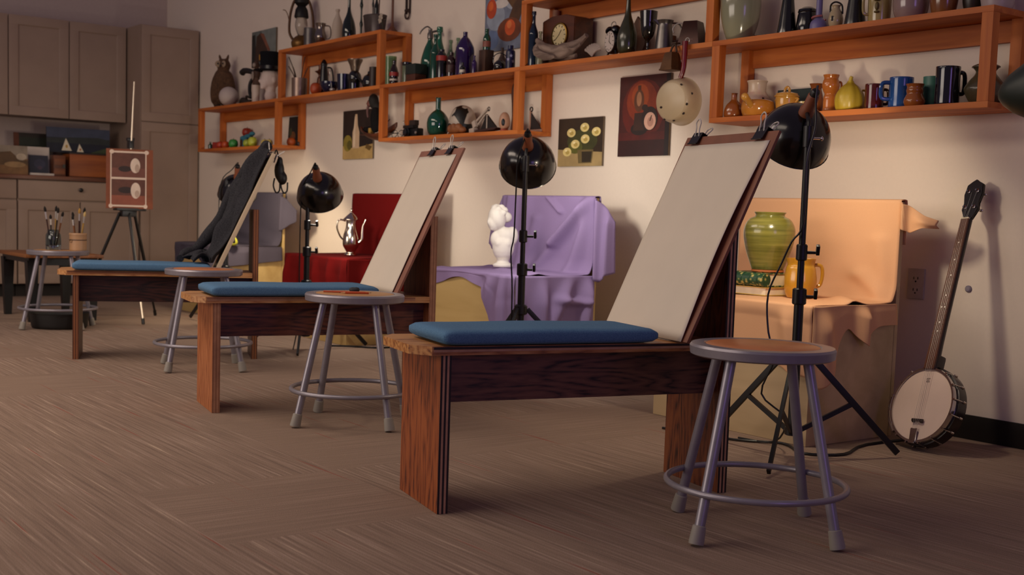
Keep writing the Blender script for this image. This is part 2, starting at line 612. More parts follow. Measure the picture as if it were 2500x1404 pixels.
def bench(x, y, ang, label, mats, edge):
    """long axis = local +x (towards the wall), front face = local -y; origin at the front foot corner"""
    t = thing('drawing_bench', label, 'bench', (x, y, 0.0006), PI / 2 - ang)
    leg, top, strch = mats[:3]
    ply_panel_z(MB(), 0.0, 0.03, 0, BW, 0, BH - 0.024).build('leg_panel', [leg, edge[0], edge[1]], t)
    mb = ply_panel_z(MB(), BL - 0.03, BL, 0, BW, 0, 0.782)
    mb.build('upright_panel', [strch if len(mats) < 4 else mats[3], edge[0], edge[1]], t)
    c = 0.045
    poly = [(-0.075, c), (-0.075, BW - c), (-0.075 + c, BW + .012), (BL - 0.031, BW + .012), (BL - 0.031, -0.012), (-0.075 + c, -0.012)]
    mb = MB()
    Mx = Matrix.Translation((0, 0, BH - 0.012)) @ Matrix.Rotation(-PI / 2, 4, 'X')
    mb.m(0).prism([(px, py) for px, py in poly], 0.024, Mx)
    mb.m(1).box((BL / 2 - 0.06, -0.0126, BH - 0.012), (BL - 0.07, 0.0012, 0.006))
    mb.m(2).box((BL / 2 - 0.06, -0.0126, BH - 0.005), (BL - 0.07, 0.0012, 0.006))
    mb.build('seat_plank', [top, edge[0], edge[1]], t)
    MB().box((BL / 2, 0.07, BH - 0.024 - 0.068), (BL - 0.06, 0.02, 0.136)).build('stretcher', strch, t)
    return t
def cushion_grid(L, W, T, seed):
    """soft slab with rounded edges"""
    rnd = random.Random(seed)
    ph = [rnd.uniform(0, 6) for _ in range(4)]
    def fn(u, v):
        # v wraps round the section, u along the length
        a = 2 * PI * v
        ca, sa = math.cos(a), math.sin(a)
        sgn = lambda q: 1 if q >= 0 else -1
        e = 0.22
        yy = sgn(ca) * abs(ca) ** e
        zz = sgn(sa) * abs(sa) ** (e * 2.2)
        s = u * 2 - 1
        k = (1 - abs(s) ** 18) ** 0.5
        x = s * L / 2
        zt = T / 2 * (0.97 + 0.05 * math.sin(5 * s + ph[0]) + 0.03 * math.sin(9 * yy + ph[1])) if zz > 0 else T / 2
        return Vector((x, yy * (W / 2 - 0.004 + 0.004 * k), zt * zz * (0.55 + 0.45 * k)))
    return fn
blue_m = fabric('#46688a', '#5f84a2', 420)
blue_side = fabric('#1b3a60', '#274a75', 420)
def seat_cushion(b_, label, s0, L, seed, W=0.285):
    mb = MB()
    mb.grid(cushion_grid(L, W, 0.044, seed), 44, 48)
    bmesh.ops.remove_doubles(mb.bm, verts=mb.bm.verts, dist=0.0004)
    hol = [e for e in mb.bm.edges if len(e.link_faces) == 1]
    if hol:
        bmesh.ops.holes_fill(mb.bm, edges=hol)
    o = mb.build('seat_cushion', blue_m, sharp=3)
    a = b_.rotation_euler.z
    p = Vector(b_.location) + Matrix.Rotation(a, 3, 'Z') @ Vector((s0 + L / 2, 0.108, 0))
    o.location = (p.x, p.y, BH + 0.0240)
    o.rotation_euler = (0, 0, a)
    return tag(o, label, 'cushion')
E_MATS = (edge_m, edge_d)
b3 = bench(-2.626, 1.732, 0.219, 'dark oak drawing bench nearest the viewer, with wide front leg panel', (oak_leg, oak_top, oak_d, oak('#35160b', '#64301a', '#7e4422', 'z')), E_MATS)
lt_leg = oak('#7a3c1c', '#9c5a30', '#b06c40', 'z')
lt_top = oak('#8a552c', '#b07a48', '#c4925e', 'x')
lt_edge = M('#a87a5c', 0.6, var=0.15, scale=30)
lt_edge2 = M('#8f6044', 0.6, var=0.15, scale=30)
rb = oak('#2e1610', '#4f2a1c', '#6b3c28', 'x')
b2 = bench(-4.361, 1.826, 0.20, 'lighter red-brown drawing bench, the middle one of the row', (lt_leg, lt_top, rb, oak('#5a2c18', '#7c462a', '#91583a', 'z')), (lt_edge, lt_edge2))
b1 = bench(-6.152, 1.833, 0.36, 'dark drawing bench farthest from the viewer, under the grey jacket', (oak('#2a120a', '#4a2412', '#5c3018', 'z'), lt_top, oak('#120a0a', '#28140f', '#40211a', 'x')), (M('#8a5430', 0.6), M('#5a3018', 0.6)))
seat_cushion(b3, 'blue seat cushion on the nearest drawing bench', -0.005, 0.645, 3)
seat_cushion(b2, 'blue seat cushion on the middle drawing bench', -0.01, 0.665, 5)
seat_cushion(b1, 'blue seat cushion on the farthest drawing bench', 0.0, 0.67, 8)

# ---- drawing boards leaning on the uprights
def in_bench(b_, p):
    return Matrix.Translation(b_.location) @ Matrix.Rotation(b_.rotation_euler.z, 4, 'Z') @ Vector(p)
lean = math.atan2(0.275, 0.60)            # from the vertical
def board(b_, label, mat, mat_edge, s0=0.712, t0=-0.06, W=0.49, Lb=0.672, th=0.009):
    """local x = width (from the viewer's side inwards), local z = up the slope, local y = towards the wall"""
    o = MB().m(0).box((W / 2, 0, Lb / 2), (W, th, Lb), bev=0.001).build('drawing_board', mat)
    a = b_.rotation_euler.z
    # width runs along bench local +y, so the board frame is bench frame turned by +90 deg
    p = in_bench(b_, (s0 + th / 2 + .004, t0, BH + 0.002 + 0.5 * th * math.sin(lean)))
    R = Matrix.Rotation(a, 4, 'Z') @ Matrix(((0, 1, 0, 0), (1, 0, 0, 0), (0, 0, 1, 0), (0, 0, 0, 1))) @ Matrix.Rotation(-lean, 4, 'X')
    # keep the frame right-handed: x -> bench y, y -> bench x mirrored
    ex = Matrix.Rotation(a, 3, 'Z') @ Vector((0, -1, 0))
    ez = Matrix.Rotation(a, 3, 'Z') @ Vector((math.sin(lean), 0, math.cos(lean)))
    ey = ez.cross(ex)
    o.matrix_world = Matrix(((ex.x, ey.x, ez.x, 0), (ex.y, ey.y, ez.y, 0), (ex.z, ey.z, ez.z, 0), (0, 0, 0, 1)))
    # x now points from the inner side to the viewer's side: start at the inner edge
    o.location = in_bench(b_, (s0 + th / 2 + .004, t0 + W, BH + 0.002 + 0.5 * th * math.sin(lean)))
    o['W'] = W
    return tag(o, label, 'drawing board')
def on_board(bd, p):
    return bd.matrix_world.to_3x3(), bd.location + bd.matrix_world.to_3x3() @ Vector(p)
hard_m = M('#7b4a34', 0.6, var=0.15, scale=12)
hard2_m = M('#8a5a48', 0.6, var=0.15, scale=12)
cream_m = M('#c8b496', 0.6, var=0.06, scale=12)
bd3 = board(b3, 'brown hardboard drawing board with white paper on the nearest bench', hard_m, None)
bd2 = board(b2, 'pinkish-brown drawing board with white paper on the middle bench', hard2_m, None)
bd1 = board(b1, 'pale cream drawing board under the grey jacket', cream_m, None, s0=0.688, t0=-0.02, W=0.42, Lb=0.68, th=0.02)
bpy.context.view_layer.update()
paper_m = M('#d6cab8', 0.9, var=0.02, scale=8)
def paper(bd, label, x0, x1, z0, z1, curl, stack):
    yn = -0.0052
    def fn(u, v):
        x = x0 + (x1 - x0) * u
        z = z0 + (z1 - z0) * v
        k = max(0.0, (u - 0.72) / 0.28)
        lift = curl * k * k * math.sin(PI * min(1, max(0, v * 1.02))) + 0.003 * (1 - v) ** 4
        lift += curl * 0.35 * (max(0, 0.25 - u) / 0.25) ** 2 * math.sin(PI * v)
        return Vector((x, yn - stack - lift, z))
    o = MB().grid(fn, 20, 28).build('drawing_paper', paper_m, solid=0.0012)
    o.matrix_world = bd.matrix_world.copy()
    o.location = bd.location
    return tag(o, label, 'paper')
paper(bd3, 'white drawing paper curling off the nearest board', 0.012, 0.467, -0.002, 0.640, 0.016, 0.001)
paper(bd2, 'white drawing paper clipped to the middle board', 0.015, 0.445, 0.004, 0.642, 0.006, 0.001)
clip_b = M('#121010', 0.3, var=0)
wire_m = M('#cfc9bf', 0.3, 0.25, var=0)
silver = M('#c4bfb6', 0.35, 0.7, var=0)
def clip(bd, x, label):
    """binder clip biting the top edge of the board"""
    R, p = on_board(bd, (x, 0, 0.672))
    t = thing('binder_clip', label, 'clip')
    t.matrix_world = Matrix.Translation(p) @ R.to_4x4()
    mb = MB()
    w_ = 0.05
    mb.prism([(-0.016, -0.030), (0.000 - 0.010, 0.012), (0.010, 0.012), (0.014, -0.030), (0.012, -0.030), (0.0085, 0.0095), (-0.0085, 0.0095), (-0.014, -0.030)], w_, Matrix.Rotation(PI / 2, 4, 'Z'))
    mb.cyl((-w_ / 2, -0.0165, -0.030), (w_ / 2, -0.0165, -0.030), 0.0022, n=8)
    mb.build('jaw', clip_b, t)
    for sy, dz in ((-1, 0.052), (1, 0.048)):
        pts = [(-0.012, sy * 0.009, -0.006), (-0.009, sy * 0.018, 0.022), (-0.013, sy * 0.024, 0.040), (0, sy * 0.027, dz), (0.013, sy * 0.024, 0.040), (0.009, sy * 0.018, 0.022), (0.012, sy * 0.009, -0.006)]
        MB().tube(pts, 0.0021, 6).build('wire_handle', wire_m, t)
    return t
clip(bd3, 0.065, 'black binder clip at the inner corner of the nearest drawing board')
clip(bd3, 0.412, 'black binder clip at the outer corner of the nearest board, before the lamp')
clip(bd2, 0.16, 'black binder clip at the middle of the top edge of the middle board')
clip(bd2, 0.36, 'black binder clip at the outer corner of the middle board')
clip(bd1, 0.36, 'binder clip on the outer top corner of the cream board').scale = (1, 1.7, 1)
# ================================================================== STOOLS
st_grey = M('#8d8890', 0.34, 0.35, var=0.06, scale=30)
hb_m = M('#c2794a', 0.38, var=0.10, scale=14)
hb2_m = M('#b98a58', 0.45, var=0.10, scale=14)
foot_m = M('#8f897f', 0.6, var=0.05)
def stool(x, y, ang, label, top):
    t = thing('metal_stool', label, 'stool', (x, y, 0.0048), math.radians(ang), 'round metal studio stools')
    H = 0.4822
    MB().lathe([(0, H - 0.030), (0.176, H - 0.030), (0.184, H - 0.026), (0.186, H - 0.006), (0.182, H), (0.150, H + 0.001), (0.147, H - 0.002), (0.0, H - 0.002)], n=48, caps=False).build('seat', st_grey, t)
    MB().lathe([(0, H - 0.003), (0.145, H - 0.003), (0.1455, H - 0.0005), (0.143, H + 0.0008), (0, H + 0.0008)], n=48, caps=False).build('seat_pad', top, t)
    for k in range(4):
        a = k * PI / 2
        c, s = math.cos(a), math.sin(a)
        lg = MB().tube([(0.135 * c, 0.135 * s, H - 0.028), (0.245 * c, 0.245 * s, 0.004)], 0.0135, 12, smooth=False).build('leg', st_grey, t)
        d = Vector((0.110 * c, 0.110 * s, -0.446)).normalized()
        p = Vector((0.245 * c, 0.245 * s, 0.0))
        MB().lathe([(0.019, 0.0), (0.0195, 0.006), (0.017, 0.045), (0.0145, 0.047)], (0.2475 * c, 0.2475 * s, 0), 14, (-d).to_track_quat('Z', 'Y').to_matrix()).build('rubber_foot', foot_m, lg)
    MB().ring((0, 0, 0.122), 0.2305, 0.0085, 56, 10).build('foot_ring', st_grey, t)
    return t
s3 = stool(-2.085, 2.365, -82, 'grey metal stool with brown seat at the front right', hb_m)
s2 = stool(-3.958, 2.217, -86, 'grey metal stool with orange pencils lying on its seat', hb2_m)
s1 = stool(-5.608, 2.300, -63, 'grey metal stool between the farthest and middle benches', hb_m)
s0 = stool(-7.720, 2.212, -73, 'grey metal stool carrying the two brush jars', hb2_m)

# pencils and eraser on the second stool
pen_m = M('#b4491f', 0.4, var=0.05)
tip_m = M('#2a2320', 0.6, var=0)
cw_m = M('#c89a68', 0.7, var=0)
def pencil(p, ang, L, label, grp):
    t = MB()
    t.m(0).cyl((0, 0, 0), (L - 0.022, 0, 0), 0.0038, n=6)
    t.m(1).cyl((L - 0.022, 0, 0), (L - 0.005, 0, 0), 0.0038, 0.0014, 6)
    t.m(2).cyl((L - 0.005, 0, 0), (L, 0, 0), 0.0014, 0.0003, 6)
    o = t.build('pencil', [pen_m, cw_m, tip_m], flatshade=True, loc=p)
    o.rotation_euler = (0, 0, math.radians(ang))
    return tag(o, label, 'pencil', grp)
ZS = 0.487 + 0.0048
pencil((-4.025, 2.12, ZS), 53, 0.18, 'orange pencil lying along the back of the stool seat', 'pencils on the stool')
pencil((-3.905, 2.245, ZS), 250, 0.11, 'short orange pencil lying askew in front of the longer one', 'pencils on the stool')
tag(blob('kneaded_eraser', [((0, 0, 0.009), (0.022, 0.016, 0.010)), ((0.012, 0.006, 0.010), (0.014, 0.013, 0.010))], M('#24262a', 0.8), None, (-3.985, 2.225, 0.4898), 0.003, 3), 'small dark kneaded eraser beside the orange pencils', 'eraser')

# ================================================================== STUDIO LAMPS
lamp_m = M('#0a0909', 0.22, var=0, coat=0.3)
matte_m = M('#0e0d0e', 0.42, var=0)
sock_m = M('#7d4429', 0.5, var=0.1)
refl_in = M('#cfcac0', 0.4, 0.6, var=0)
bulb_m = M('#fff0d8', 0.4, var=0, emit=3.0)
rivet_m = M('#d0ccc8', 0.15, 1.0, var=0)
def lamp(base, ztop, dome_c, axis, label, color, power, leg_rot, Rl=0.384, R=0.13, cordpts=None, spread=178):
    t = thing('studio_lamp', label, 'lamp', (base[0], base[1], 0.005))
    B = Vector((base[0], base[1], 0))
    # stand
    pl = MB().cyl((0, 0, 0.07), (0, 0, 0.55), 0.0165, n=16).build('lower_pole', matte_m, t)
    MB().cyl((0, 0, 0.5), (0, 0, ztop - 0.06), 0.0115, n=16).build('upper_pole', matte_m, t)
    for zz, r in ((0.55, 0.024), (0.70 if ztop > 0.95 else 0.64, 0.019)):
        c = MB().lathe([(r * .8, -0.028), (r, -0.024), (r, 0.024), (r * .8, 0.028)], (0, 0, zz), 16).build('collar', matte_m, t)
        MB().cyl((0.01, 0.012, zz), (0.030, 0.036, zz), 0.006, 0.005, 8).box((0.034, 0.042, zz + 0.010), (0.012, 0.020, 0.034), (0.4, 0, 0.8), 0.003).build('knob', matte_m, c)
    for k in range(3):
        a = math.radians(leg_rot + 120 * k)
        c, s = math.cos(a), math.sin(a)
        lg = MB().box((0.5 * (0.03 + Rl) * c, 0.5 * (0.03 + Rl) * s, 0.5 * (0.37 + 0.012)), (math.hypot(Rl - 0.03, 0.36), 0.012, 0.022), Euler((0, math.atan2(0.36, Rl - 0.03), a)).to_matrix(), 0.002).build('leg', matte_m, t)
        f = 0.52
        MB().box((0.5 * (0.02 + 0.03 + f * (Rl - .03)) * c, 0.5 * (0.02 + 0.03 + f * (Rl - .03)) * s, 0.5 * (0.085 + 0.37 - 0.358 * f)), (math.hypot(f * (Rl - .03) + .01, 0.37 - 0.358 * f - 0.085), 0.010, 0.016), Euler((0, -math.atan2(0.37 - 0.358 * f - 0.085, f * (Rl - .03) + .01), a)).to_matrix()).build('brace', matte_m, t)
    MB().lathe([(0.022, 0.345), (0.030, 0.350), (0.030, 0.385), (0.022, 0.392)], n=16).build('hub', matte_m, t)
    MB().lathe([(0.020, 0.07), (0.026, 0.073), (0.026, 0.098), (0.020, 0.1)], n=16).build('brace_collar', matte_m, t)
    # reflector: apex behind, mouth along the axis
    A = Vector(axis).normalized()
    q = A.to_track_quat('Z', 'Y').to_matrix()
    Cc = Vector(dome_c) - B
    apex = Cc - A * 0.055
    prof_o, prof_i = [], []
    for k in range(13):
        v = k / 12
        r = 0.024 + (R - 0.024) * math.sin(v * PI / 2 * 0.98) ** 0.9
        z = 0.135 * (1 - math.cos(v * PI / 2)) ** 0.95
        prof_o.append((r, z))
    prof_i = [(r - 0.0022, z + 0.0012) for r, z in prof_o]
    rf = MB().lathe(prof_o + [(R + 0.0025, prof_o[-1][1] + 0.002)] + prof_i[::-1], apex, 40, q, caps=False).build('reflector', [lamp_m], t)
    mi = MB().lathe([(r - 0.0026, z + 0.0016) for r, z in prof_o], apex, 40, q, caps=False).build('reflector_lining', [refl_in], rf)
    mb = MB()
    for k in range(6):
        a = 2 * PI * k / 6 + .4
        p = apex + q @ Vector((0.052 * math.cos(a), 0.052 * math.sin(a), 0.010))
        mb.ell(p, 0.0042, None, 8, 6)
    mb.build('vent_rivet', rivet_m, rf)['kind'] = 'stuff'
    MB().lathe([(0.017, -0.085), (0.020, -0.080), (0.021, -0.030), (0.026, -0.020), (0.026, 0.012), (0.02, 0.014)], apex, 20, q).build('socket', sock_m, t)
    MB().lathe([(0.012, -0.105), (0.015, -0.100), (0.016, -0.084)], apex, 14, q).build('socket_cap', matte_m, t)
    MB().lathe([(0.012, 0.0), (0.015, 0.02), (0.030, 0.055), (0.030, 0.068), (0.018, 0.085), (0, 0.088)], apex, 20, q).build('bulb', bulb_m, t)
    # bracket between the pole top and the socket
    ptop = Vector((0, 0, ztop - 0.06))
    j = apex - A * 0.005 + Vector((0, 0, 0))
    mb = MB().tube([ptop, ptop + Vector((0, 0, 0.035)), (ptop + Vector((0, 0, 0.05))).lerp(j, 0.5), j], 0.0075, 8)
    mb.cyl(ptop - Vector((0, 0, 0.05)), ptop + Vector((0, 0, 0.02)), 0.0165, 0.0165, 14)
    mb.build('bracket', matte_m, t)
    rd = Vector((rt.x, rt.y, 0))
    MB().cyl(ptop + Vector((0, 0, -0.02)), ptop + rd * 0.045 + Vector((0, 0, -0.02)), 0.004, n=8).ell(ptop + rd * 0.047 + Vector((0, 0, -0.02)), (0.006, 0.006, 0.008)).build('tightening_screw', rivet_m, t)
    if cordpts:
        cp = [apex - A * 0.100, apex - A * 0.118 + Vector((0, 0, 0.006)), (apex - A * 0.100).lerp(Vector(cordpts[0]), 0.35) + Vector((0, 0, 0.012))] + [Vector(p) for p in cordpts]
        MB().tube(cp, 0.0035, 6).build('cord', matte_m, t)
    d = bpy.data.lights.new('lamp_glow', 'SPOT')
    d.energy = power
    d.color = color
    d.spot_size = math.radians(spread)
    d.spot_blend = 0.25
    d.shadow_soft_size = 0.05
    o = bpy.data.objects.new('lamp_glow', d)
    COL.objects.link(o)
    o.parent = t
    o.location = apex + A * 0.105
    o.rotation_euler = A.to_track_quat('-Z', 'Y').to_euler()
    return t
def aim(c, tgt):
    return Vector(tgt) - Vector(c)
c4 = (-2.795, 3.305, 1.135)
lamp((-2.70, 3.235), 1.165, c4, Vector((-0.90, 0.44, -0.95)), 'black reflector lamp on tripod nearest the viewer, lighting the green vase', (1.0, 0.84, 0.62), 14, 60,
     cordpts=[(0.030, 0.0, 1.12), (0.025, -0.03, 1.0), (0.018, -0.02, 0.80), (-0.02, -0.03, 0.735), (-0.055, -0.035, 0.66), (-0.095, -0.05, 0.55), (-0.085, -0.05, 0.42), (-0.06, -0.04, 0.33), (-0.12, -0.03, 0.20), (-0.05, 0.02, 0.12), (-0.16, 0.10, 0.012), (-0.30, 0.06, 0.006)])
c3 = (-4.39, 3.335, 1.068)
lamp((-4.33, 3.28), 1.10, c3, Vector((-0.78, 0.62, -0.72)), 'black reflector lamp on tripod in front of the purple drapery', (1.0, 0.94, 0.84), 15, 60,
     cordpts=[(-0.02, -0.03, 1.04), (-0.025, -0.03, 0.9), (-0.03, -0.03, 0.7), (-0.035, -0.04, 0.62), (-0.03, -0.03, 0.45), (-0.03, -0.03, 0.1), (-0.12, 0.02, 0.008)])
c2 = (-6.12, 3.18, 0.92)
lamp((-6.13, 3.12), 0.965, c2, Vector((-0.80, 0.60, -0.93)), 'black reflector lamp on tripod beside the red drapery', (1.0, 0.90, 0.78), 18, -33,
     cordpts=[(-0.02, -0.03, 0.90), (-0.025, -0.03, 0.8), (-0.03, -0.03, 0.6), (-0.03, -0.03, 0.3), (-0.03, -0.04, 0.1), (0.05, -0.10, 0.006)])
c1 = (-7.68, 3.38, 0.935)
lamp((-7.67, 3.30), 1.00, c1, Vector((-0.92, 0.395, -1.4)), 'black reflector lamp on tripod partly hidden by the draped jacket', (1.0, 0.82, 0.58), 22, 75,
     cordpts=[(-0.02, -0.03, 0.95), (-0.03, -0.04, 0.7), (0.08, -0.04, 0.56), (0.10, -0.04, 0.48), (0.13, -0.03, 0.3), (0.1, 0.0, 0.05)])
# loose mains cable on the carpet by the second lamp
tag(MB().tube([(-6.22, 3.30, 0.006), (-6.15, 3.42, 0.006), (-6.03, 3.52, 0.006), (-6.0, 3.68, 0.006), (-5.86, 3.62, 0.006), (-5.66, 3.60, 0.006), (-5.52, 3.66, 0.006), (-5.40, 3.9, 0.006)], 0.005, 6).build('power_cable', matte_m), 'black power cable snaking over the carpet behind the middle bench', 'cable')
tag(MB().tube([(-3.30, 3.20, 0.006), (-3.0, 3.27, 0.006), (-2.86, 3.38, 0.006), (-2.70, 3.30, 0.006), (-2.62, 3.42, 0.006), (-2.70, 3.65, 0.006), (-2.68, 4.05, 0.006)], 0.005, 6).build('power_cable', matte_m), 'black power cable on the carpet round the tan still life stage', 'cable')

# green shade at the right edge of the frame
t = thing('floor_lamp', 'dark green lamp shade cut off by the right edge of the photo', 'lamp', (-1.45, 3.30, 0.0006))
gs_m = M('#16211a', 0.45, var=0.1)
ax = Vector((0.80, 0.30, 0.12)).normalized()
MB().lathe([(0.012, 0), (0.030, 0.01), (0.055, 0.035), (0.10, 0.11), (0.115, 0.16), (0.112, 0.16), (0.09, 0.11), (0.05, 0.04), (0.01, 0.006)], Vector((-0.535, -0.10, 1.185)), 32, ax.to_track_quat('Z', 'Y').to_matrix(), caps=False).build('shade', gs_m, t)
MB().cyl((0, 0, 0.02), (0, 0, 1.20), 0.011).tube([(0, 0, 1.19), (-0.16, -0.02, 1.22), (-0.42, -0.06, 1.205)], 0.008).build('pole', matte_m, t)
MB().lathe([(0.15, 0), (0.15, 0.015), (0.02, 0.03)], n=32).build('base', matte_m, t)

# ================================================================== STILL LIFE STAGES
ply_m = wood('#b6975c', '#cdb074', 'x', 3, 8, 0.55)
ply_pale = wood('#b39a72', '#c8ae84', 'x', 3, 8, 0.6)
YF, YP = 3.42, 3.90
def stage(x0, x1, label, mat, zs=0.505, zt=0.895):
    t = thing('still_life_stage', label, 'display stand', (x0, YF, 0.0006))
    L = x1 - x0
    mb = MB()
    mb.box((L / 2, (YP - YF) / 2, zs / 2), (L, YP - YF, zs), bev=0.003)
    mb.build('base_box', mat, t)
    MB().box((L / 2, YP - YF + 0.012, zt / 2), (L, 0.02, zt), bev=0.002).build('back_panel', mat, t)
    return t
stage(-8.88, -8.06, 'plywood still life stage under the grey cloth', ply_m)
stage(-7.00, -6.20, 'plywood still life stage under the red cloth', ply_m)
stage(-5.33, -4.563, 'plywood still life stage under the purple cloth', ply_m)
stage(-3.588, -2.79, 'pale still life stage under the tan cloth', ply_pale)

def ss(a, b, x):
    k = max(0, min(1, (x - a) / (b - a)))
    return k * k * (3 - 2 * k)
def ridge(u, v, segs):
    d = 0
    for (u0, v0, u1, v1, w_, h) in segs:
        du, dv = u1 - u0, v1 - v0
        L2 = du * du + dv * dv
        k = max(0, min(1, ((u - u0) * du + (v - v0) * dv) / L2))
        dx, dy = u - (u0 + du * k), v - (v0 + dv * k)
        d += h * math.exp(-(dx * dx + dy * dy) / (w_ * w_))
    return d
def drape(name, label, x0, x1, mat, hemf, folds_back=(), folds_seat=(), folds_front=(), rside=None, lside=None, flapR=None, flapL=None, wave=0.006, seed=1, zs=0.505, zt=0.895, back_slant=(0, 0)):
    """cloth over a stage: over the panel top, down its face, across the seat and over the front edge"""
    rnd = random.Random(seed)
    ph = [rnd.uniform(0, 6.28) for _ in range(8)]
    mb = MB()
    e = 0.006
    X0, X1 = x0 - 0.006, x1 + 0.006
    yb, yf = YP - 0.002, YF
    def main(u, v):
        x = X0 + (X1 - X0) * u
        if v < 0.06:      # behind the top edge
            k = v / 0.06
            return Vector((x, YP + 0.024 + e, zt - 0.16 * (1 - k)))
        if v < 0.10:
            k = (v - 0.06) / 0.04
            return Vector((x, YP + 0.03 - 0.036 * k, zt + e + 0.004 * math.sin(PI * k)))
        if v < 0.46:      # face of the panel
            k = (v - 0.10) / 0.36
            xx = x + back_slant[0] * k * (1 - u) + back_slant[1] * k * u
            em = ss(0, 0.10, u) * ss(0, 0.10, 1 - u)
            out = (ridge(u, k, folds_back) + wave * (0.4 + math.sin(7 * u + 3 * k + ph[0])) * k) * em
            out = max(0, out) + 0.024 * max(0, (k - 0.8) / 0.2) ** 2
            return Vector((xx, yb - e - out, zt + e - (zt - zs) * k * 0.985))
        if v < 0.66:      # seat
            k = (v - 0.46) / 0.20
            h = ridge(u, k, folds_seat) + wave * 0.5 * (1 + math.sin(9 * u + 4 * k + ph[1]))
            em = ss(0, 0.10, u) * ss(0, 0.10, 1 - u)
            o1 = max(0, (ridge(u, 1, folds_back) + wave * (0.4 + math.sin(7 * u + 3 + ph[0]))) * em) + 0.024
            y0 = yb - e - o1
            y = y0 + (yf - y0 - 0.004) * k
            z = zs + e + max(0, h) * (1 - k ** 6) * ss(0, 0.2, k) + 0.006 * (1 - ss(0, 0.15, k))
            xx = x + back_slant[0] * (1 - u) + back_slant[1] * u
            return Vector((xx, y, z))
        k = (v - 0.66) / 0.34
        dz = hemf(u)
        em = ss(0, 0.07, u) * ss(0, 0.07, 1 - u) * 0.9 + 0.1
        out = (ridge(u, k, folds_front) + wave * (1.2 + math.sin(11 * u + ph[2]) + 0.7 * math.sin(23 * u + ph[3])) * (0.3 + k)) * em * (0.25 + 0.75 * ss(0, 0.35, k))
        xx = x + back_slant[0] * (1 - u) + back_slant[1] * u
        return Vector((xx, yf - e - max(0, out) - 0.004 * math.sin(PI * min(1, k * 4)), zs + e - dz * k))
    mb.grid(main, 60, 110)
    def side(sgn, hem_s, folds):
        xs = X1 if sgn > 0 else X0
        def fn(u, v):     # u front->back, v down
            y = yf - e + (yb - 0.002 - yf + e) * u
            dz = hem_s(u)
            em = ss(0, 0.08, u) * 0.9 + 0.1
            out = (ridge(u, v, folds) + wave * (1.0 + math.sin(9 * u + ph[4]) + 0.5 * math.sin(19 * u + ph[5])) * (0.3 + v)) * em * (0.2 + 0.8 * ss(0, 0.35, v))
            return Vector((xs + sgn * (max(0, out) + 0.002), y, zs + e - dz * v))
        return fn
    if rside:
        mb.grid(side(1, *rside), 40, 40)
    if lside:
        mb.grid(side(-1, *lside), 40, 40)
    def flap(sgn, pts, folds):
        """cloth hanging past the side of the back panel; pts = [(distance out, z_top, z_bottom)...]"""
        xs = X1 if sgn > 0 else X0
        def fn(u, v):
            n = len(pts) - 1
            i = min(n - 1, int(u * n))
            k = u * n - i
            d = pts[i][0] + (pts[i + 1][0] - pts[i][0]) * k
            zt_ = pts[i][1] + (pts[i + 1][1] - pts[i][1]) * k
            zb_ = pts[i][2] + (pts[i + 1][2] - pts[i][2]) * k
            z = zt_ + (zb_ - zt_) * v
            y = YP - 0.008 - (ridge(u, v, folds) - 0.012 * math.sin(8 * u + ph[6]) * v) * ss(0, 0.25, u) + 0.05 * u * u
            return Vector((xs + sgn * d, y, z))
        return fn
    if flapR:
        mb.grid(flap(1, *flapR), 20, 24)
    if flapL:
        mb.grid(flap(-1, *flapL), 20, 24)
    o = mb.build(name, mat, sharp=3.2, solid=0.003)
    return tag(o, label, 'cloth')

purple_m = fabric('#8b769f', '#9682aa', 900)
drape('purple_drapery', 'purple cloth draped over a stage behind the white plaster bust', -5.33, -4.563, purple_m,
      lambda u: 0.055 + 0.025 * math.sin(9 * u + 1) + 0.05 * math.exp(-((u - .33) / .12) ** 2) * 0 + 0.40 * ss(0.66, 0.86, u),
      folds_back=[(1.0, 0.02, 0.62, 0.62, 0.05, 0.035), (0.98, 0.03, 0.45, 0.95, 0.06, 0.03), (1.0, 0.1, 0.80, 1.0, 0.06, 0.04), (0.52, 0.0, 0.66, 0.2, 0.025, 0.022), (0.30, 0.0, 0.22, 1.0, 0.05, 0.02), (0.12, 0.0, 0.05, 1.0, 0.04, 0.03), (0.40, 0.3, 0.30, 1.0, 0.05, 0.018)],
      folds_seat=[(0.1, 0.2, 0.6, 0.6, 0.06, 0.012), (0.5, 0.3, 0.95, 0.7, 0.07, 0.015), (0.05, 0.85, 0.5, 0.9, 0.06, 0.012)],
      folds_front=[(0.75, 0, 0.70, 1, 0.03, 0.03), (0.86, 0, 0.88, 1, 0.03, 0.035), (0.97, 0, 1.0, 1, 0.04, 0.03)],
      rside=(lambda u: 0.47 - 0.10 * u - 0.10 * u * u, [(0.05, 0, 0.02, 1, 0.06, 0.035), (0.35, 0.0, 0.28, 0.9, 0.07, 0.045), (0.70, 0.05, 0.40, 0.7, 0.07, 0.04), (0.95, 0.0, 0.85, 0.8, 0.06, 0.05), (0.55, 0.3, 0.85, 0.42, 0.05, 0.03)]),
      flapR=([(0, 0.895, 0.50), (0.035, 0.885, 0.48), (0.075, 0.84, 0.50), (0.10, 0.78, 0.53)], [(0.3, 0, 0.2, 1, 0.12, 0.03), (0.8, 0.2, 0.8, 1, 0.1, 0.03)]),
      flapL=([(0, 0.895, 0.56), (0.06, 0.80, 0.60), (0.13, 0.72, 0.64), (0.17, 0.66, 0.62)], [(0.3, 0, 0.4, 1, 0.1, 0.02)]),
      wave=0.006, seed=4)
red_m = fabric('#560504', '#650705', 900)
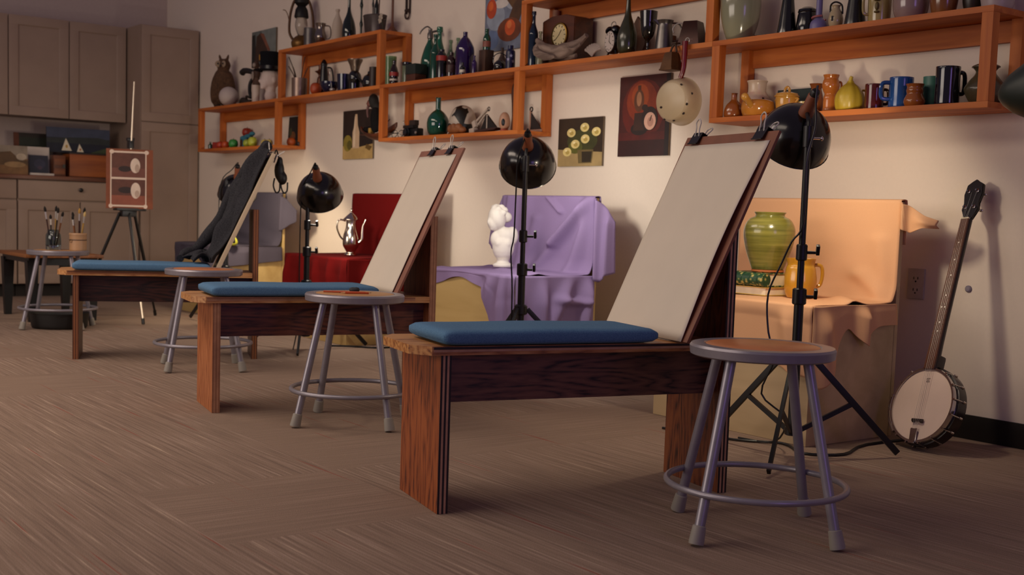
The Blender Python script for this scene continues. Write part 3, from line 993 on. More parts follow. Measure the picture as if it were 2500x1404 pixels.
drape('red_drapery', 'deep red cloth draped over a stage under the silver teapot', -7.00, -6.20, red_m,
      lambda u: 0.36 + 0.02 * math.sin(8 * u),
      folds_back=[(0.3, 0.6, 0.9, 0.95, 0.1, 0.01)],
      folds_seat=[],
      folds_front=[(0.07, 0, 0.05, 1, 0.03, 0.035), (0.30, 0, 0.36, 1, 0.05, 0.03), (0.52, 0.1, 0.58, 1, 0.04, 0.035), (0.75, 0, 0.80, 1, 0.04, 0.04), (0.95, 0, 0.95, 1, 0.03, 0.03)],
      rside=(lambda u: 0.34, [(0.3, 0, 0.25, 1, 0.07, 0.03), (0.7, 0, 0.7, 1, 0.07, 0.03)]),
      lside=(lambda u: 0.38, [(0.15, 0, 0.1, 1, 0.08, 0.05), (0.6, 0, 0.6, 1, 0.08, 0.03)]),
      flapL=([(0, 0.895, 0.51), (0.015, 0.80, 0.51), (0.05, 0.62, 0.51), (0.085, 0.53, 0.51)], []),
      wave=0.005, seed=9)
grey_m = fabric('#48434e', '#524c58', 900)
drape('grey_drapery', 'slate grey cloth draped over the farthest stage, hanging in a strip at its left', -8.88, -8.06, grey_m,
      lambda u: 0.26 * (1 - ss(0.10, 0.17, u)) + 0.075 + 0.10 * ss(0.45, 0.7, u) + 0.03 * math.sin(7 * u),
      folds_back=[(0.2, 0.75, 0.9, 0.95, 0.12, 0.02)],
      folds_seat=[(0.2, 0.3, 0.8, 0.7, 0.1, 0.012)],
      folds_front=[(0.6, 0.2, 0.9, 0.4, 0.1, 0.02), (0.8, 0, 0.9, 1, 0.06, 0.02)],
      rside=(lambda u: 0.15 - 0.05 * u, [(0.4, 0, 0.4, 1, 0.1, 0.03)]),
      lside=(lambda u: 0.30, [(0.3, 0, 0.3, 1, 0.1, 0.02)]),
      flapR=([(0, 0.895, 0.62), (0.03, 0.88, 0.63), (0.09, 0.83, 0.68), (0.14, 0.78, 0.70)], [(0.3, 0, 0.25, 1, 0.1, 0.03)]),
      wave=0.006, seed=12)
tan_m = fabric('#d9a67c', '#e0ae84', 900)
drape('tan_drapery', 'tan cloth draped over the stage with the green vase', -3.588, -2.79, tan_m,
      lambda u: 0.21 + 0.03 * math.sin(6 * u) + 0.06 * ss(0.5, 1, u),
      folds_back=[(0.80, 0.75, 0.98, 1.0, 0.06, 0.02), (0.9, 0.4, 0.99, 1.0, 0.06, 0.015)],
      folds_seat=[(0.8, 0.2, 1.0, 0.5, 0.06, 0.015)],
      folds_front=[(0.2, 0, 0.1, 1, 0.12, 0.02), (0.86, 0, 0.93, 1, 0.05, 0.03)],
      rside=(lambda u: 0.22 * (1 - ss(0.05, 0.42, u)) + 0.08 + 0.07 * math.exp(-((u - 0.58) / 0.11) ** 2), [(0.08, 0, 0.15, 1, 0.09, 0.035), (0.58, 0.0, 0.56, 1.0, 0.06, 0.045)]),
      flapR=([(0, 0.895, 0.80), (0.03, 0.885, 0.78), (0.09, 0.845, 0.80), (0.13, 0.83, 0.80)], [(0.2, 0, 0.1, 1, 0.1, 0.03), (0.8, 0.5, 0.9, 0.6, 0.3, 0.02)]),
      wave=0.004, seed=15)
# ================================================================== vessel helper
def scale_prof(prof, r, h):
    return [(a * r, b * h) for a, b in prof]
def inner(prof, t, zmin):
    """return path down the inside of an open vessel"""
    return [(max(a - t, 0.001), b) for a, b in prof[::-1] if b > zmin] + [(0, zmin)]
def lathe_body(prof, r, h, smooth=4, open_=False, t=0.004, n=28, mb=None, mi=0):
    pr = scale_prof(prof, r, h)
    if smooth > 1:
        pr = catmull(pr, smooth)
        pr = [(max(a, 0), max(b, 0)) for a, b in pr]
    if open_:
        pr = pr + inner(pr, t, h * 0.08)
    if pr[0][0] > 1e-5:
        pr = [(0, pr[0][1])] + pr
    if pr[-1][0] > 1e-5:
        pr = pr + [(0, pr[-1][1])]
    mb = mb or MB()
    mb.m(mi).lathe(pr, n=n, caps=False)
    return mb
IMG_R = math.degrees(math.atan2(rt.y, rt.x))     # ground direction that reads as 'right' in the photo
def handle(ang, r0, z0, r1, z1, out, th, mat, parent, name='handle'):
    a = math.radians(ang)
    c, s = math.cos(a), math.sin(a)
    P = [(r0 * .93, z0), (r0 + out * .8, z0 + (z1 - z0) * .05), (max(r0, r1) + out, z0 + (z1 - z0) * .5), (r1 + out * .8, z0 + (z1 - z0) * .95), (r1 * .93, z1)]
    return MB().tube([(r * c, r * s, z) for r, z in P], th, 8).build(name, mat, parent)
PF = dict(
    jug=[(.62, 0), (.95, .06), (1, .28), (.92, .48), (.55, .66), (.30, .74), (.28, .88), (.36, .98), (.33, 1)],
    jar=[(.55, 0), (.70, .04), (.95, .30), (1, .52), (.85, .74), (.62, .85), (.62, .93), (.72, 1)],
    pot=[(.70, 0), (.80, .03), (.95, .35), (1, .62), (.93, .84), (.88, .9), (1, 1)],
    cup=[(.78, 0), (.84, .03), (.93, .45), (1, 1)],
    cyl=[(.93, 0), (.98, .02), (1, .06), (1, .96), (.98, 1)],
    mug=[(.90, 0), (.97, .03), (1, .10), (.98, .5), (1, .97), (.97, 1)],
    bowl=[(.45, 0), (.50, .06), (.78, .32), (.95, .66), (1, 1)],
    bottle=[(.9, 0), (1, .03), (1, .52), (.92, .62), (.48, .74), (.36, .80), (.35, .93), (.46, .94), (.46, 1)],
    bell=[(.95, 0), (1, .05), (.99, .40), (.80, .62), (.45, .78), (.30, .86), (.29, .93), (.38, .94), (.36, 1)],
    long=[(.75, 0), (.95, .03), (1, .16), (.80, .32), (.42, .45), (.24, .55), (.20, .75), (.22, .97), (.28, 1)],
    hour=[(1, 0), (.98, .05), (.82, .22), (.62, .45), (.50, .62), (.55, .80), (.72, .97), (.74, 1)],
    ball=[(.30, 0), (.70, .08), (.95, .28), (1, .5), (.92, .74), (.65, .93), (.30, 1)],
    globe=[(.50, 0), (.85, .06), (1, .28), (.92, .46), (.60, .60), (.27, .68), (.24, .72), (.24, .97), (.30, 1)],
    goblet=[(.72, 0), (.70, .03), (.22, .07), (.16, .20), (.25, .30), (.62, .40), (.86, .62), (.95, .85), (1.0, 1)],
    gourd=[(.55, 0), (.85, .06), (1, .25), (.92, .42), (.58, .60), (.33, .72), (.25, .85), (.24, 1)],
    stick=[(1, 0), (.95, .03), (.35, .07), (.28, .20), (.45, .28), (.25, .36), (.25, .55), (.45, .62), (.28, .70), (.30, .9), (.5, 1)],
    creamer=[(.55, 0), (.62, .05), (.95, .28), (1, .42), (.75, .66), (.70, .80), (.90, 1)],
    flared=[(.55, 0), (.60, .04), (.60, .50), (.52, .62), (.70, .80), (1, .97), (1, 1)],
)
def pot(name, label, cat, x, y, z, h, r, prof, mat, open_=False, group=None, rough=4, rz=0, n=28):
    """a one-piece vessel"""
    o = lathe_body(PF[prof] if isinstance(prof, str) else prof, r, h, rough, open_, n=n).build(name, mat, loc=(x, y, z))
    o.rotation_euler = (0, 0, math.radians(rz))
    return tag(o, label, cat, group)
def potx(name, label, cat, x, y, z, h, r, prof, mat, open_=False, group=None, rough=4, body='body'):
    """a vessel with parts: returns its root after adding the body"""
    t = thing(name, label, cat, (x, y, z), 0, group)
    lathe_body(PF[prof] if isinstance(prof, str) else prof, r, h, rough, open_).build(body, mat, t)
    return t
def glaze(c, var=0.12, scale=10, rough=0.16):
    return M(c, rough, var=var, scale=scale, coat=0.35)
def glass(c, rough=0.05, trans=0.75):
    return M(c, rough, trans=trans, var=0)

# ================================================================== ON THE STAGES
ST = 0.505 + 0.0125
# books, green vase, yellow pitcher
t = thing('book', 'pale yellow book lying under the ornate green book', 'book', (-3.27, 3.665, ST))
R = Matrix.Rotation(0.02, 4, 'Z')
MB().box((0, 0, 0.0165), (0.215, 0.155, 0.027)).build('pages', M('#e6d9bd', 0.8), t)
MB().box((0, 0, 0.0015), (0.225, 0.165, 0.003)).box((0, 0, 0.0315), (0.225, 0.165, 0.003)).box((-0.111, 0, 0.0165), (0.004, 0.165, 0.033)).build('cover', M('#c9a44a', 0.5), t)
def ornate():
    m, N, L, b = nodes('ornate_cover')
    mp = tc(N, L, (60, 60, 60))
    wv = N.new('ShaderNodeTexVoronoi')
    wv.inputs['Scale'].default_value = 0.9
    L.new(mp.outputs[0], wv.inputs['Vector'])
    r = ramp(N, [(0.25, lin('#b9a860')), (0.45, lin('#2f5a37')), (0.6, lin('#1d4229'))])
    L.new(wv.outputs['Distance'], r.inputs[0])
    L.new(r.outputs[0], b.inputs['Base Color'])
    b.inputs['Roughness'].default_value = 0.5
    return m
t = thing('book', 'thick green book with ornate gilt spine under the green vase', 'book', (-3.27, 3.665, ST + 0.0355))
MB().box((0.004, 0.004, 0.026), (0.20, 0.14, 0.044)).build('pages', M('#d8cba8', 0.8), t)
mb = MB().box((0, 0, 0.002), (0.215, 0.155, 0.004)).box((0, 0, 0.050), (0.215, 0.155, 0.004))
mb.tube([(-0.1075, -0.0765, 0.026), (0.1075, -0.0765, 0.026)], 0.0255, 16, smooth=False)
for k in range(5):
    mb.ring((-0.08 + 0.04 * k, -0.0765, 0.026), 0.0262, 0.0016, 20, 6, Euler((0, PI / 2, 0)).to_matrix())
mb.build('cover', ornate(), t)
def vase_glaze():
    m, N, L, b = nodes('green_vase_glaze')
    mp = tc(N, L, (3, 3, 60))
    n = N.new('ShaderNodeTexNoise')
    n.inputs['Scale'].default_value = 1.3
    n.inputs['Detail'].default_value = 4
    L.new(mp.outputs[0], n.inputs['Vector'])
    r = ramp(N, [(0.3, lin('#66642a')), (0.55, lin('#827d38')), (0.75, lin('#9a9248'))])
    L.new(n.outputs['Fac'], r.inputs[0])
    L.new(r.outputs[0], b.inputs['Base Color'])
    b.inputs['Roughness'].default_value = 0.2
    b.inputs['Coat Weight'].default_value = 0.4
    bp = N.new('ShaderNodeBump')
    bp.inputs['Strength'].default_value = 0.3
    bp.inputs['Distance'].default_value = 0.003
    L.new(n.outputs['Fac'], bp.inputs['Height'])
    L.new(bp.outputs[0], b.inputs['Normal'])
    return m
t = thing('green_vase', 'large green ribbed pottery vase standing on two books', 'vase', (-3.235, 3.675, ST + 0.0885))
VP = [(.60, .045), (.63, .06), (.72, .16), (.90, .38), (1, .60), (.97, .76), (.80, .88), (.60, .925), (.57, .955), (.62, .99), (.60, 1)]
lathe_body(VP, 0.101, 0.238, 4, True, n=40).build('body', vase_glaze(), t)
MB().lathe([(0, 0.0), (0.060, 0.0), (0.064, 0.003), (0.063, 0.010), (0, 0.011)], n=36, caps=False).build('foot', M('#b4622c', 0.6), t)
yg = M('#c08a24', 0.22, var=0.12, scale=12, coat=0.4)
t = potx('yellow_pitcher', 'amber yellow glazed pitcher beside the books', 'pitcher', -3.05, 3.655, ST, 0.152, 0.062, [(.72, 0), (.80, .03), (.96, .22), (1, .45), (.90, .74), (.82, .84), (.92, 1)], yg, True)
handle(IMG_R + 5, 0.054, 0.128, 0.050, 0.045, 0.032, 0.007, yg, t)

# teapot
sv = M('#cfc2b0', 0.16, 1.0, var=0.05)
t = thing('silver_teapot', 'tall silver coffee pot with domed lid on the red cloth', 'coffee pot', (-6.565, 3.64, ST))
t.scale = (0.9, 0.9, 0.9)
lathe_body([(.75, 0), (.80, .02), (.55, .06), (.62, .10), (.95, .20), (1, .30), (.92, .42), (.68, .56), (.60, .66), (.62, .74)], 0.056, 0.325, 4).build('body', sv, t)
MB().lathe(catmull([(0.038, 0.240), (0.055, 0.243), (0.045, 0.258), (0.024, 0.278), (0.010, 0.290), (0.007, 0.298), (0.010, 0.306), (0.006, 0.316), (0.0, 0.322)], 3), n=28, caps=False).build('lid', sv, t)
a = math.radians(IMG_R)
c, s = math.cos(a), math.sin(a)
MB().tube([(0.050 * c, 0.050 * s, 0.085), (0.075 * c, 0.075 * s, 0.110), (0.078 * c, 0.078 * s, 0.160), (0.082 * c, 0.082 * s, 0.205), (0.10 * c, 0.10 * s, 0.248)], lambda k: 0.015 - 0.010 * k, 10).build('spout', sv, t)
MB().tube([(-0.038 * c, -0.038 * s, 0.235), (-0.085 * c, -0.085 * s, 0.240), (-0.097 * c, -0.097 * s, 0.19), (-0.075 * c, -0.075 * s, 0.13), (-0.050 * c, -0.050 * s, 0.105)], 0.0058, 8).build('handle', sv, t)

# plaster bust: head bowed to the left, shoulders cut off, small socle
pl_m = M('#e8e2d8', 0.75, var=0.02)
bx = Vector((rt.x, rt.y, 0)).normalized()   # photo-right on the ground
def bp_(r_, f_, z):                          # right, towards viewer, up
    fv = Vector((-bx.y, bx.x, 0)) * -1
    return tuple(bx * r_ + fv * f_ + Vector((0, 0, z)))
bang = math.radians(IMG_R)
BE = [
    (bp_(0.010, 0, 0.085), (0.058, 0.050, 0.075), (0, 0, bang)),      # chest
    (bp_(0.018, 0.0, 0.150), (0.058, 0.040, 0.045), (0, 0, bang)),    # upper chest
    (bp_(0.052, -0.004, 0.148), (0.034, 0.032, 0.050), (0, 0, bang)), # right shoulder stump
    (bp_(-0.025, 0.004, 0.128), (0.034, 0.032, 0.044), (0, 0, bang)),
    (bp_(-0.010, 0.022, 0.105), (0.028, 0.028, 0.028), None),          # breast
    (bp_(0.030, 0.022, 0.105), (0.028, 0.028, 0.028), None),
    (bp_(-0.014, 0, 0.200), (0.024, 0.024, 0.050), (0, -0.25, bang)),  # neck
    (bp_(-0.028, 0.006, 0.262), (0.036, 0.043, 0.048), (0.15, -0.2, bang)),  # skull
    (bp_(-0.044, 0.018, 0.240), (0.022, 0.025, 0.032), (0, -0.3, bang)),     # face and jaw
    (bp_(-0.060, 0.030, 0.243), (0.006, 0.007, 0.010), None),               # nose
    (bp_(-0.050, 0.034, 0.228), (0.008, 0.006, 0.004), None),               # lips
    (bp_(-0.046, 0.024, 0.214), (0.010, 0.010, 0.008), None),               # chin
]
rnd = random.Random(3)
for k in range(22):
    a_, e_ = rnd.uniform(0, 2 * PI), rnd.uniform(0.15, 1.4)
    BE.append((bp_(-0.024 + 0.036 * math.cos(a_) * math.cos(e_), -0.006 + 0.040 * math.sin(a_) * math.cos(e_), 0.270 + 0.046 * math.sin(e_)), (0.013, 0.013, 0.012), None))
BE.append((bp_(0.010, -0.022, 0.268), (0.024, 0.022, 0.022), None))         # hair knot
t = thing('plaster_bust', 'white plaster bust with bowed curly head on the purple cloth', 'bust', (-5.015, 3.66, ST + 0.012))
HC = Vector(bp_(-0.030, 0.004, 0.262))
def bust_part(e):
    p, r = Vector(e[0]), Vector(e[1])
    if p.z > 0.208:                      # head: larger, set lower on the neck
        p = HC + (p - HC) * 1.28
        r = r * 1.28
        p.z -= 0.012
    return ((p.x, p.y, p.z * 0.88 + 0.03), tuple(r), e[2])
blob('figure', [bust_part(e) for e in BE], pl_m, t, (0, 0, 0), 0.0045, 4)
MB().lathe(catmull([(0.046, 0.0), (0.050, 0.004), (0.050, 0.014), (0.036, 0.022), (0.030, 0.032), (0.036, 0.045)], 3), bp_(0.01, 0, 0), 28).build('socle', pl_m, t)
# small yellow pear on the grey cloth
t = thing('yellow_pear', 'small yellow-green pear on the grey cloth behind the cream board', 'pear', (-8.02, 3.50, ST))
lathe_body([(.5, 0), (.9, .12), (1, .32), (.8, .55), (.5, .75), (.35, .92), (.1, 1)], 0.036, 0.085).build('fruit', M('#b3b338', 0.4), t)
MB().tube([(0, 0, 0.083), (0.003, 0, 0.093), (0.006, 0.002, 0.100)], 0.0018, 6).build('stem', M('#4a3018', 0.7), t)

# ================================================================== BANJO
BP = Vector((-2.570, 3.79, 0.161))
NK = Vector((-2.605, 4.085, 0.955))
axu = (NK - BP).normalized()                    # up the neck
nrm = (Vector((-0.14, -0.985, 0.0)) - axu * Vector((-0.14, -0.985, 0.0)).dot(axu)).normalized()   # out of the head
axr = axu.cross(nrm).normalized() * -1
axr = nrm.cross(axu) * -1
Mt = Matrix(((axr.x, -nrm.x, axu.x, BP.x), (axr.y, -nrm.y, axu.y, BP.y), (axr.z, -nrm.z, axu.z, BP.z), (0, 0, 0, 1)))
if Mt.to_3x3().determinant() < 0:
    axr = -axr
    Mt = Matrix(((axr.x, -nrm.x, axu.x, BP.x), (axr.y, -nrm.y, axu.y, BP.y), (axr.z, -nrm.z, axu.z, BP.z), (0, 0, 0, 1)))
bj = thing('banjo', 'five-string banjo with pale drumhead leaning against the wall', 'banjo')
bj.matrix_world = Mt
RX = Euler((PI / 2, 0, 0)).to_matrix()           # lathe z -> local -y (towards the viewer)
chrome = M('#cdc8c4', 0.12, 1.0, var=0)
dark_wood = M('#1c0f0b', 0.3, var=0.2, coat=0.3)
MB().lathe([(0, -0.072), (0.125, -0.070), (0.146, -0.058), (0.150, -0.030), (0.150, -0.012), (0.140, -0.010), (0.140, 0)], n=48, rot=RX).build('resonator', dark_wood, bj)
MB().lathe([(0.136, -0.03), (0.138, 0.0), (0.138, 0.004), (0.0, 0.004)], n=48, rot=RX, caps=False).build('drumhead', M('#dcc3b4', 0.7, var=0.04, scale=10), bj)
MB().lathe([(0.134, 0.002), (0.134, 0.009), (0.142, 0.010), (0.144, 0.004), (0.143, -0.012), (0.139, -0.012)], n=56, rot=RX, caps=False).build('tension_hoop', chrome, bj)
for k in range(16):
    a = 2 * PI * (k + 0.5) / 16
    if abs(a - PI / 2) < 0.2:
        continue
    c, s = math.cos(a), math.sin(a)
    MB().cyl((0.147 * c, -0.010, 0.147 * s), (0.151 * c, 0.040, 0.151 * s), 0.0024, n=6).box((0.1445 * c, -0.0105, 0.1445 * s), (0.010, 0.003, 0.006), (0, -a, 0)).cyl((0.151 * c, 0.030, 0.151 * s), (0.151 * c, 0.044, 0.151 * s), 0.0045, n=6).build('bracket_hook', chrome, bj)
NL = (NK - BP).length
Zn = NL - 0.125    # nut
fb = M('#5a3220', 0.45, var=0.15, scale=30)
MB().prism([(-0.024, 0.135), (0.024, 0.135), (0.0175, Zn), (-0.0175, Zn)], 0.008, Matrix.Translation((0, -0.012, 0)), 0.001).build('fingerboard', fb, bj)
MB().tube([(0, 0.006, 0.138), (0, 0.004, 0.30), (0, 0.004, Zn + 0.01)], lambda k: 0.021 - 0.006 * k, 12).box((0.0, 0.018, 0.165), (0.040, 0.05, 0.06), None, 0.012).build('neck', dark_wood, bj)
mb = MB()
for k in range(1, 19):
    z_ = Zn - (Zn - 0.0) * (1 - 2 ** (-k / 12))
    if z_ > 0.145:
        hw = 0.0175 + (0.024 - 0.0175) * (Zn - z_) / (Zn - 0.135)
        mb.cyl((-hw, -0.0165, z_), (hw, -0.0165, z_), 0.0005, n=6)
mb.build('fret', M('#6b5a44', .4, .6, var=0), bj)['kind'] = 'stuff'
pearl = M('#e6dccf', 0.25, var=0)
mb = MB()
for fr, xs in ((3, (0,)), (5, (0,)), (7, (0,)), (10, (0,)), (12, (-0.007, 0.007)), (15, (0,)), (17, (0,))):
    z_ = Zn - Zn * (1 - 2 ** (-(fr - 0.5) / 12))
    if z_ > 0.14:
        for x_ in xs:
            mb.ell((x_, -0.0160, z_), (0.003, 0.0008, 0.003), None, 10, 6)
mb.build('fret_marker', pearl, bj)['kind'] = 'stuff'
hp = [(-0.0175, Zn), (0.0175, Zn), (0.022, Zn + 0.018), (0.038, Zn + 0.04), (0.030, Zn + 0.065), (0.042, Zn + 0.100), (0.036, Zn + 0.140), (0.014, Zn + 0.150), (0, Zn + 0.162), (-0.014, Zn + 0.150), (-0.036, Zn + 0.140), (-0.042, Zn + 0.100), (-0.030, Zn + 0.065), (-0.038, Zn + 0.04), (-0.022, Zn + 0.018)]
MB().prism(hp, 0.014, Matrix.Translation((0, 0.004, 0)), 0.002).build('headstock', M('#120c0b', 0.25, var=0), bj)
MB().box((0, -0.013, Zn), (0.037, 0.008, 0.005)).build('nut', M('#d9cdb0', 0.5), bj)
for sx in (-1, 1):
    for dz in (0.048, 0.112):
        MB().lathe([(0.007, 0), (0.007, 0.003), (0.0035, 0.004), (0.0035, 0.014)], (sx * 0.020, -0.003, Zn + dz), 12, RX).cyl((sx * 0.020, 0.012, Zn + dz), (sx * 0.020, 0.03, Zn + dz), 0.004, n=8).ell((sx * 0.020, 0.036, Zn + dz), (0.009, 0.008, 0.006), None, 10, 8).build('tuning_peg', chrome, bj)
MB().box((0.004, -0.012, -0.060), (0.052, 0.006, 0.010), None, 0.001).box((-0.016, -0.010, -0.066), (0.008, 0.006, 0.006)).box((0.022, -0.010, -0.066), (0.008, 0.006, 0.006)).build('bridge', M('#2a1712', 0.5), bj)
MB().box((0, -0.0125, -0.115), (0.030, 0.003, 0.046), (0.12, 0, 0), 0.002).box((-0.010, -0.014, -0.098), (0.008, 0.003, 0.014)).box((0.010, -0.014, -0.098), (0.008, 0.003, 0.014)).box((0, -0.006, -0.142), (0.028, 0.020, 0.010), None, 0.002).build('tailpiece', chrome, bj)
mb = MB()
for k in range(4):
    x0_, x1_ = -0.012 + 0.008 * k, -0.011 + 0.0075 * k
    mb.tube([(x0_ * .6, -0.015, -0.095), (x0_ + .004, -0.018, -0.060), (x1_, -0.018, Zn), (x1_ * 1.5, -0.006, Zn + 0.05 + 0.06 * (k % 2))], 0.0005, 5, smooth=False)
mb.build('string', silver, bj)['kind'] = 'stuff'
# small round maker's mark on the drumhead (two dark bars and a ring)
mk = M('#6b5a52', 0.7, var=0)
mb = MB()
for z_ in (0.088, 0.094, 0.100):
    mb.box((0.002, -0.0046, z_), (0.016 if z_ != .094 else 0.011, 0.0006, 0.0026))
mb.build('maker_mark', mk, bj)
# arm rest on the left of the rim
mb = MB()
mb.tube([(0.147 * math.cos(a_), -0.006, 0.147 * math.sin(a_)) for a_ in [math.radians(d_) for d_ in range(172, 236, 8)]], 0.007, 8)
mb.build('arm_rest', chrome, bj)

# wall fittings
t = thing('wall_outlet', 'white wall outlet in the shadow behind the tan drapery', 'outlet', (-2.876, WY, 0.56))
MB().box((0, -0.004, 0.02), (0.075, 0.008, 0.12), None, 0.002).build('plate', M('#b8aca2', 0.5), t)
mb = MB()
for dz in (0.042, -0.004):
    for dx in (-0.009, 0.009):
        mb.box((dx, -0.0083, dz), (0.003, 0.001, 0.010))
    mb.ell((0, -0.0083, dz - 0.013), (0.0035, 0.0008, 0.0035))
mb.build('slot', black_m, t)
o = MB().lathe([(0.013, 0), (0.013, 0.006), (0.009, 0.010), (0, 0.011)], (0, 0, 0), 16, RX).build('wall_bumper', M('#7d7480', 0.6), loc=(-2.645, WY, 0.575))
tag(o, 'small round grey bumper stuck on the wall beside the banjo neck', 'bumper')

# ================================================================== EASEL WITH TWO EGG STUDIES
EC = (-8.08, 2.775)
ez_ = thing('tripod_easel', 'black tripod easel with a pale mast standing before the base cabinets', 'easel', (EC[0], EC[1], 0.006))
ea = math.radians(-19)      # facing direction on the ground
al = M('#d9cbb5', 0.3, 0.6, var=0)
hubz = 0.70
for k, (fx, fy) in enumerate(((0.36, -0.02), (-0.28, -0.26), (-0.24, 0.28))):
    top = Vector((0.02 * (1 if fx > 0 else -1), 0.05 * (0 if abs(fy) < .1 else (1 if fy > 0 else -1)), hubz + 0.02))
    ft = Vector((fx, fy, 0.01))
    md = top.lerp(ft, 0.70)
    lg = MB().cyl(top, md, 0.011, n=10).build('leg', matte_m, ez_)
    MB().cyl(top.lerp(ft, 0.66), ft, 0.0075, n=8).build('leg_extension', al if k == 0 else matte_m, lg)
    MB().cyl(ft - Vector((0, 0, 0.008)), ft + (top - ft).normalized() * 0.03, 0.011, n=8).build('rubber_tip', matte_m, lg)
MB().box((0, 0, hubz + 0.02), (0.06, 0.10, 0.05), None, 0.008).box((0.03, 0, hubz + 0.045), (0.08, 0.20, 0.018), (0, 0, 0), 0.004).build('tray', matte_m, ez_)
MB().cyl((-0.005, 0, hubz), (-0.023, 0.045, 1.60), 0.007, 0.005, 8).build('mast', al, ez_)
MB().box((-0.02, 0.02, 1.180), (0.05, 0.034, 0.05), None, 0.006).box((-0.028, 0.022, 1.215), (0.03, 0.05, 0.02), None, 0.004).build('top_clamp', matte_m, ez_)
def picture(name, label, cat, w_, h_, bgm, shapes, loc, rz=0, tilt=0, edge=None, group=None, th=0.012, bandfn=None):
    """painted panel, image side facing local -y, origin at the bottom centre"""
    mats = [edge or M('#6b5a48', 0.7, var=0.1), bgm]
    mb = MB().m(0).box((0, 0, h_ / 2), (w_, th, h_))
    mb.m(1).flat(rect(-w_ / 2, 0, w_ / 2, h_), -th / 2 - 0.0003)
    for k, (mat, poly) in enumerate(shapes):
        if mat not in mats:
            mats.append(mat)
        mb.m(mats.index(mat)).flat([(x * w_, z * h_) for x, z in poly], -th / 2 - 0.0005 - 0.00012 * k)
    # keep all paint facing out
    o = mb.build(name, mats)
    o.location = loc
    o.rotation_euler = Euler((tilt, 0, 0)).to_matrix().to_euler() if not rz else (Matrix.Rotation(rz, 3, 'Z') @ Matrix.Rotation(tilt, 3, 'X')).to_euler()
    return tag(o, label, cat, group)
def PM(c, v=0.25, s=14):
    return M(c, 0.6, var=v, scale=s)
def egg(cx, cz, rx, rz_, n=18):
    return [(cx + rx * math.cos(2 * PI * k / n), cz + rz_ * math.sin(2 * PI * k / n)) for k in range(n)]
brn, brn2, wht = PM('#7a3c1e'), PM('#5c3426', 0.2, 20), PM('#d8c4b0', 0.1)
tape = M('#d9c3ae', 0.7, var=0)
picture('egg_study', 'brown board with two taped studies of a white egg clipped on the easel', 'painting', 0.30, 0.40, M('#7d401f', 0.6, var=0.15), [
    (tape, rect(-.41, .03, .36, .965)), (brn2, rect(-.385, .525, .335, .935)), (brn2, rect(-.385, .06, .335, .49)),
    (PM('#6e4032', .15), rect(-.385, .525, .335, .68)), (PM('#8a4a34', .15), rect(-.385, .06, .335, .22)),
    (PM('#2a1813', .1), egg(-.10, .665, .14, .05)), (wht, egg(.12, .725, .105, .125)), (PM('#b59c88', .1), egg(.16, .68, .05, .07)),
    (PM('#2a1813', .1), egg(-.08, .31, .16, .055)), (wht, egg(.13, .305, .105, .135)), (PM('#b59c88', .1), egg(.16, .25, .05, .06)),
    (tape, egg(-.40, .04, .045, .035)), (tape, egg(.34, .04, .045, .035)), (tape, egg(-.38, .95, .05, .035)), (tape, egg(.36, .95, .05, .035))],
    (EC[0] + 0.048, EC[1] - 0.008, hubz + 0.056), math.radians(71), -0.12, M('#5c2e18', 0.6), th=0.006)

# ================================================================== COUNTER ITEMS
CZ = 0.9958
r90 = math.radians(90)
picture('landscape_painting', 'tan landscape painting cut off by the left edge on the countertop', 'painting', 0.34, 0.24, PM('#8f8270', .2), [
    (PM('#7d5a34'), rect(-.5, 0, .5, .55)), (PM('#5c4428'), [(-.5, .45), (-.2, .75), (.1, .8), (.3, .55), (.5, .5), (.5, .35), (-.5, .3)]), (PM('#9a7a50'), egg(.2, .35, .25, .1)), (PM('#b8a890'), egg(.35, .62, .12, .12))],
    (-10.52, 2.60, CZ), r90, -0.10)
picture('framed_painting', 'dark brown-framed painting behind the white card on the countertop', 'painting', 0.30, 0.37, PM('#231a14'), [
    (PM('#5a2c14'), rect(-.5, 0, -.36, 1)), (PM('#20261a'), rect(-.36, 0, .5, .9)), (PM('#5a5a2a'), egg(.2, .5, .15, .2)), (PM('#2c3a20'), egg(.3, .3, .2, .2))],
    (-10.86, 2.90, CZ), r90, -0.10, M('#5a2c14', 0.6))
picture('sailboat_painting', 'dark blue painting of two white sailboats on the wooden box', 'painting', 0.54, 0.215, PM('#22283a'), [
    (PM('#3c4358', .2), rect(-.5, .60, .5, 1)), (PM('#2a3030', .2), [(-.5, .55), (-.1, .62), (.3, .66), (.5, .58), (.5, .35), (-.5, .35)]), (PM('#141a2a', .2), rect(-.5, 0, .5, .38)), (PM('#3a4426', .2), [(.2, .05), (.5, .3), (.5, 0), (.2, 0)]),
    (PM('#e8dcc0', .05), [(-.27, .08), (-.20, .58), (-.11, .08)]), (PM('#c9a050', .1), egg(-.19, .25, .02, .07)), (PM('#e8dcc0', .05), [(-.03, .05), (.01, .38), (.08, .05)]), (PM('#b06a3a', .1), egg(.025, .15, .015, .05))],
    (-10.72, 3.245, CZ + 0.212), r90, -0.06, M('#1a1a20', 0.6))
picture('white_card', 'white mounting card standing behind the small dark blue painting', 'card', 0.19, 0.245, M('#cfc4b8', 0.8, var=0.03), [], (-10.66, 2.89, CZ), r90, -0.08, M('#cfc4b8', 0.8), th=0.004)
picture('small_blue_painting', 'small dark blue painting leaning on the white card', 'painting', 0.155, 0.16, PM('#272a3a'), [(PM('#35364a', .2), egg(.05, .55, .3, .25)), (PM('#4a3a4a', .2), egg(.05, .35, .12, .1))], (-10.585, 2.875, CZ + .012), r90, -0.10, M('#8f8478', 0.7))
o = MB().box((0, 0, 0.011), (0.06, 0.19, 0.022), None, 0.002).build('card_strip', M('#cfc4b8', 0.8), loc=(-10.53, 2.882, CZ))
tag(o, 'white strip of card lying before the small blue painting', 'card')
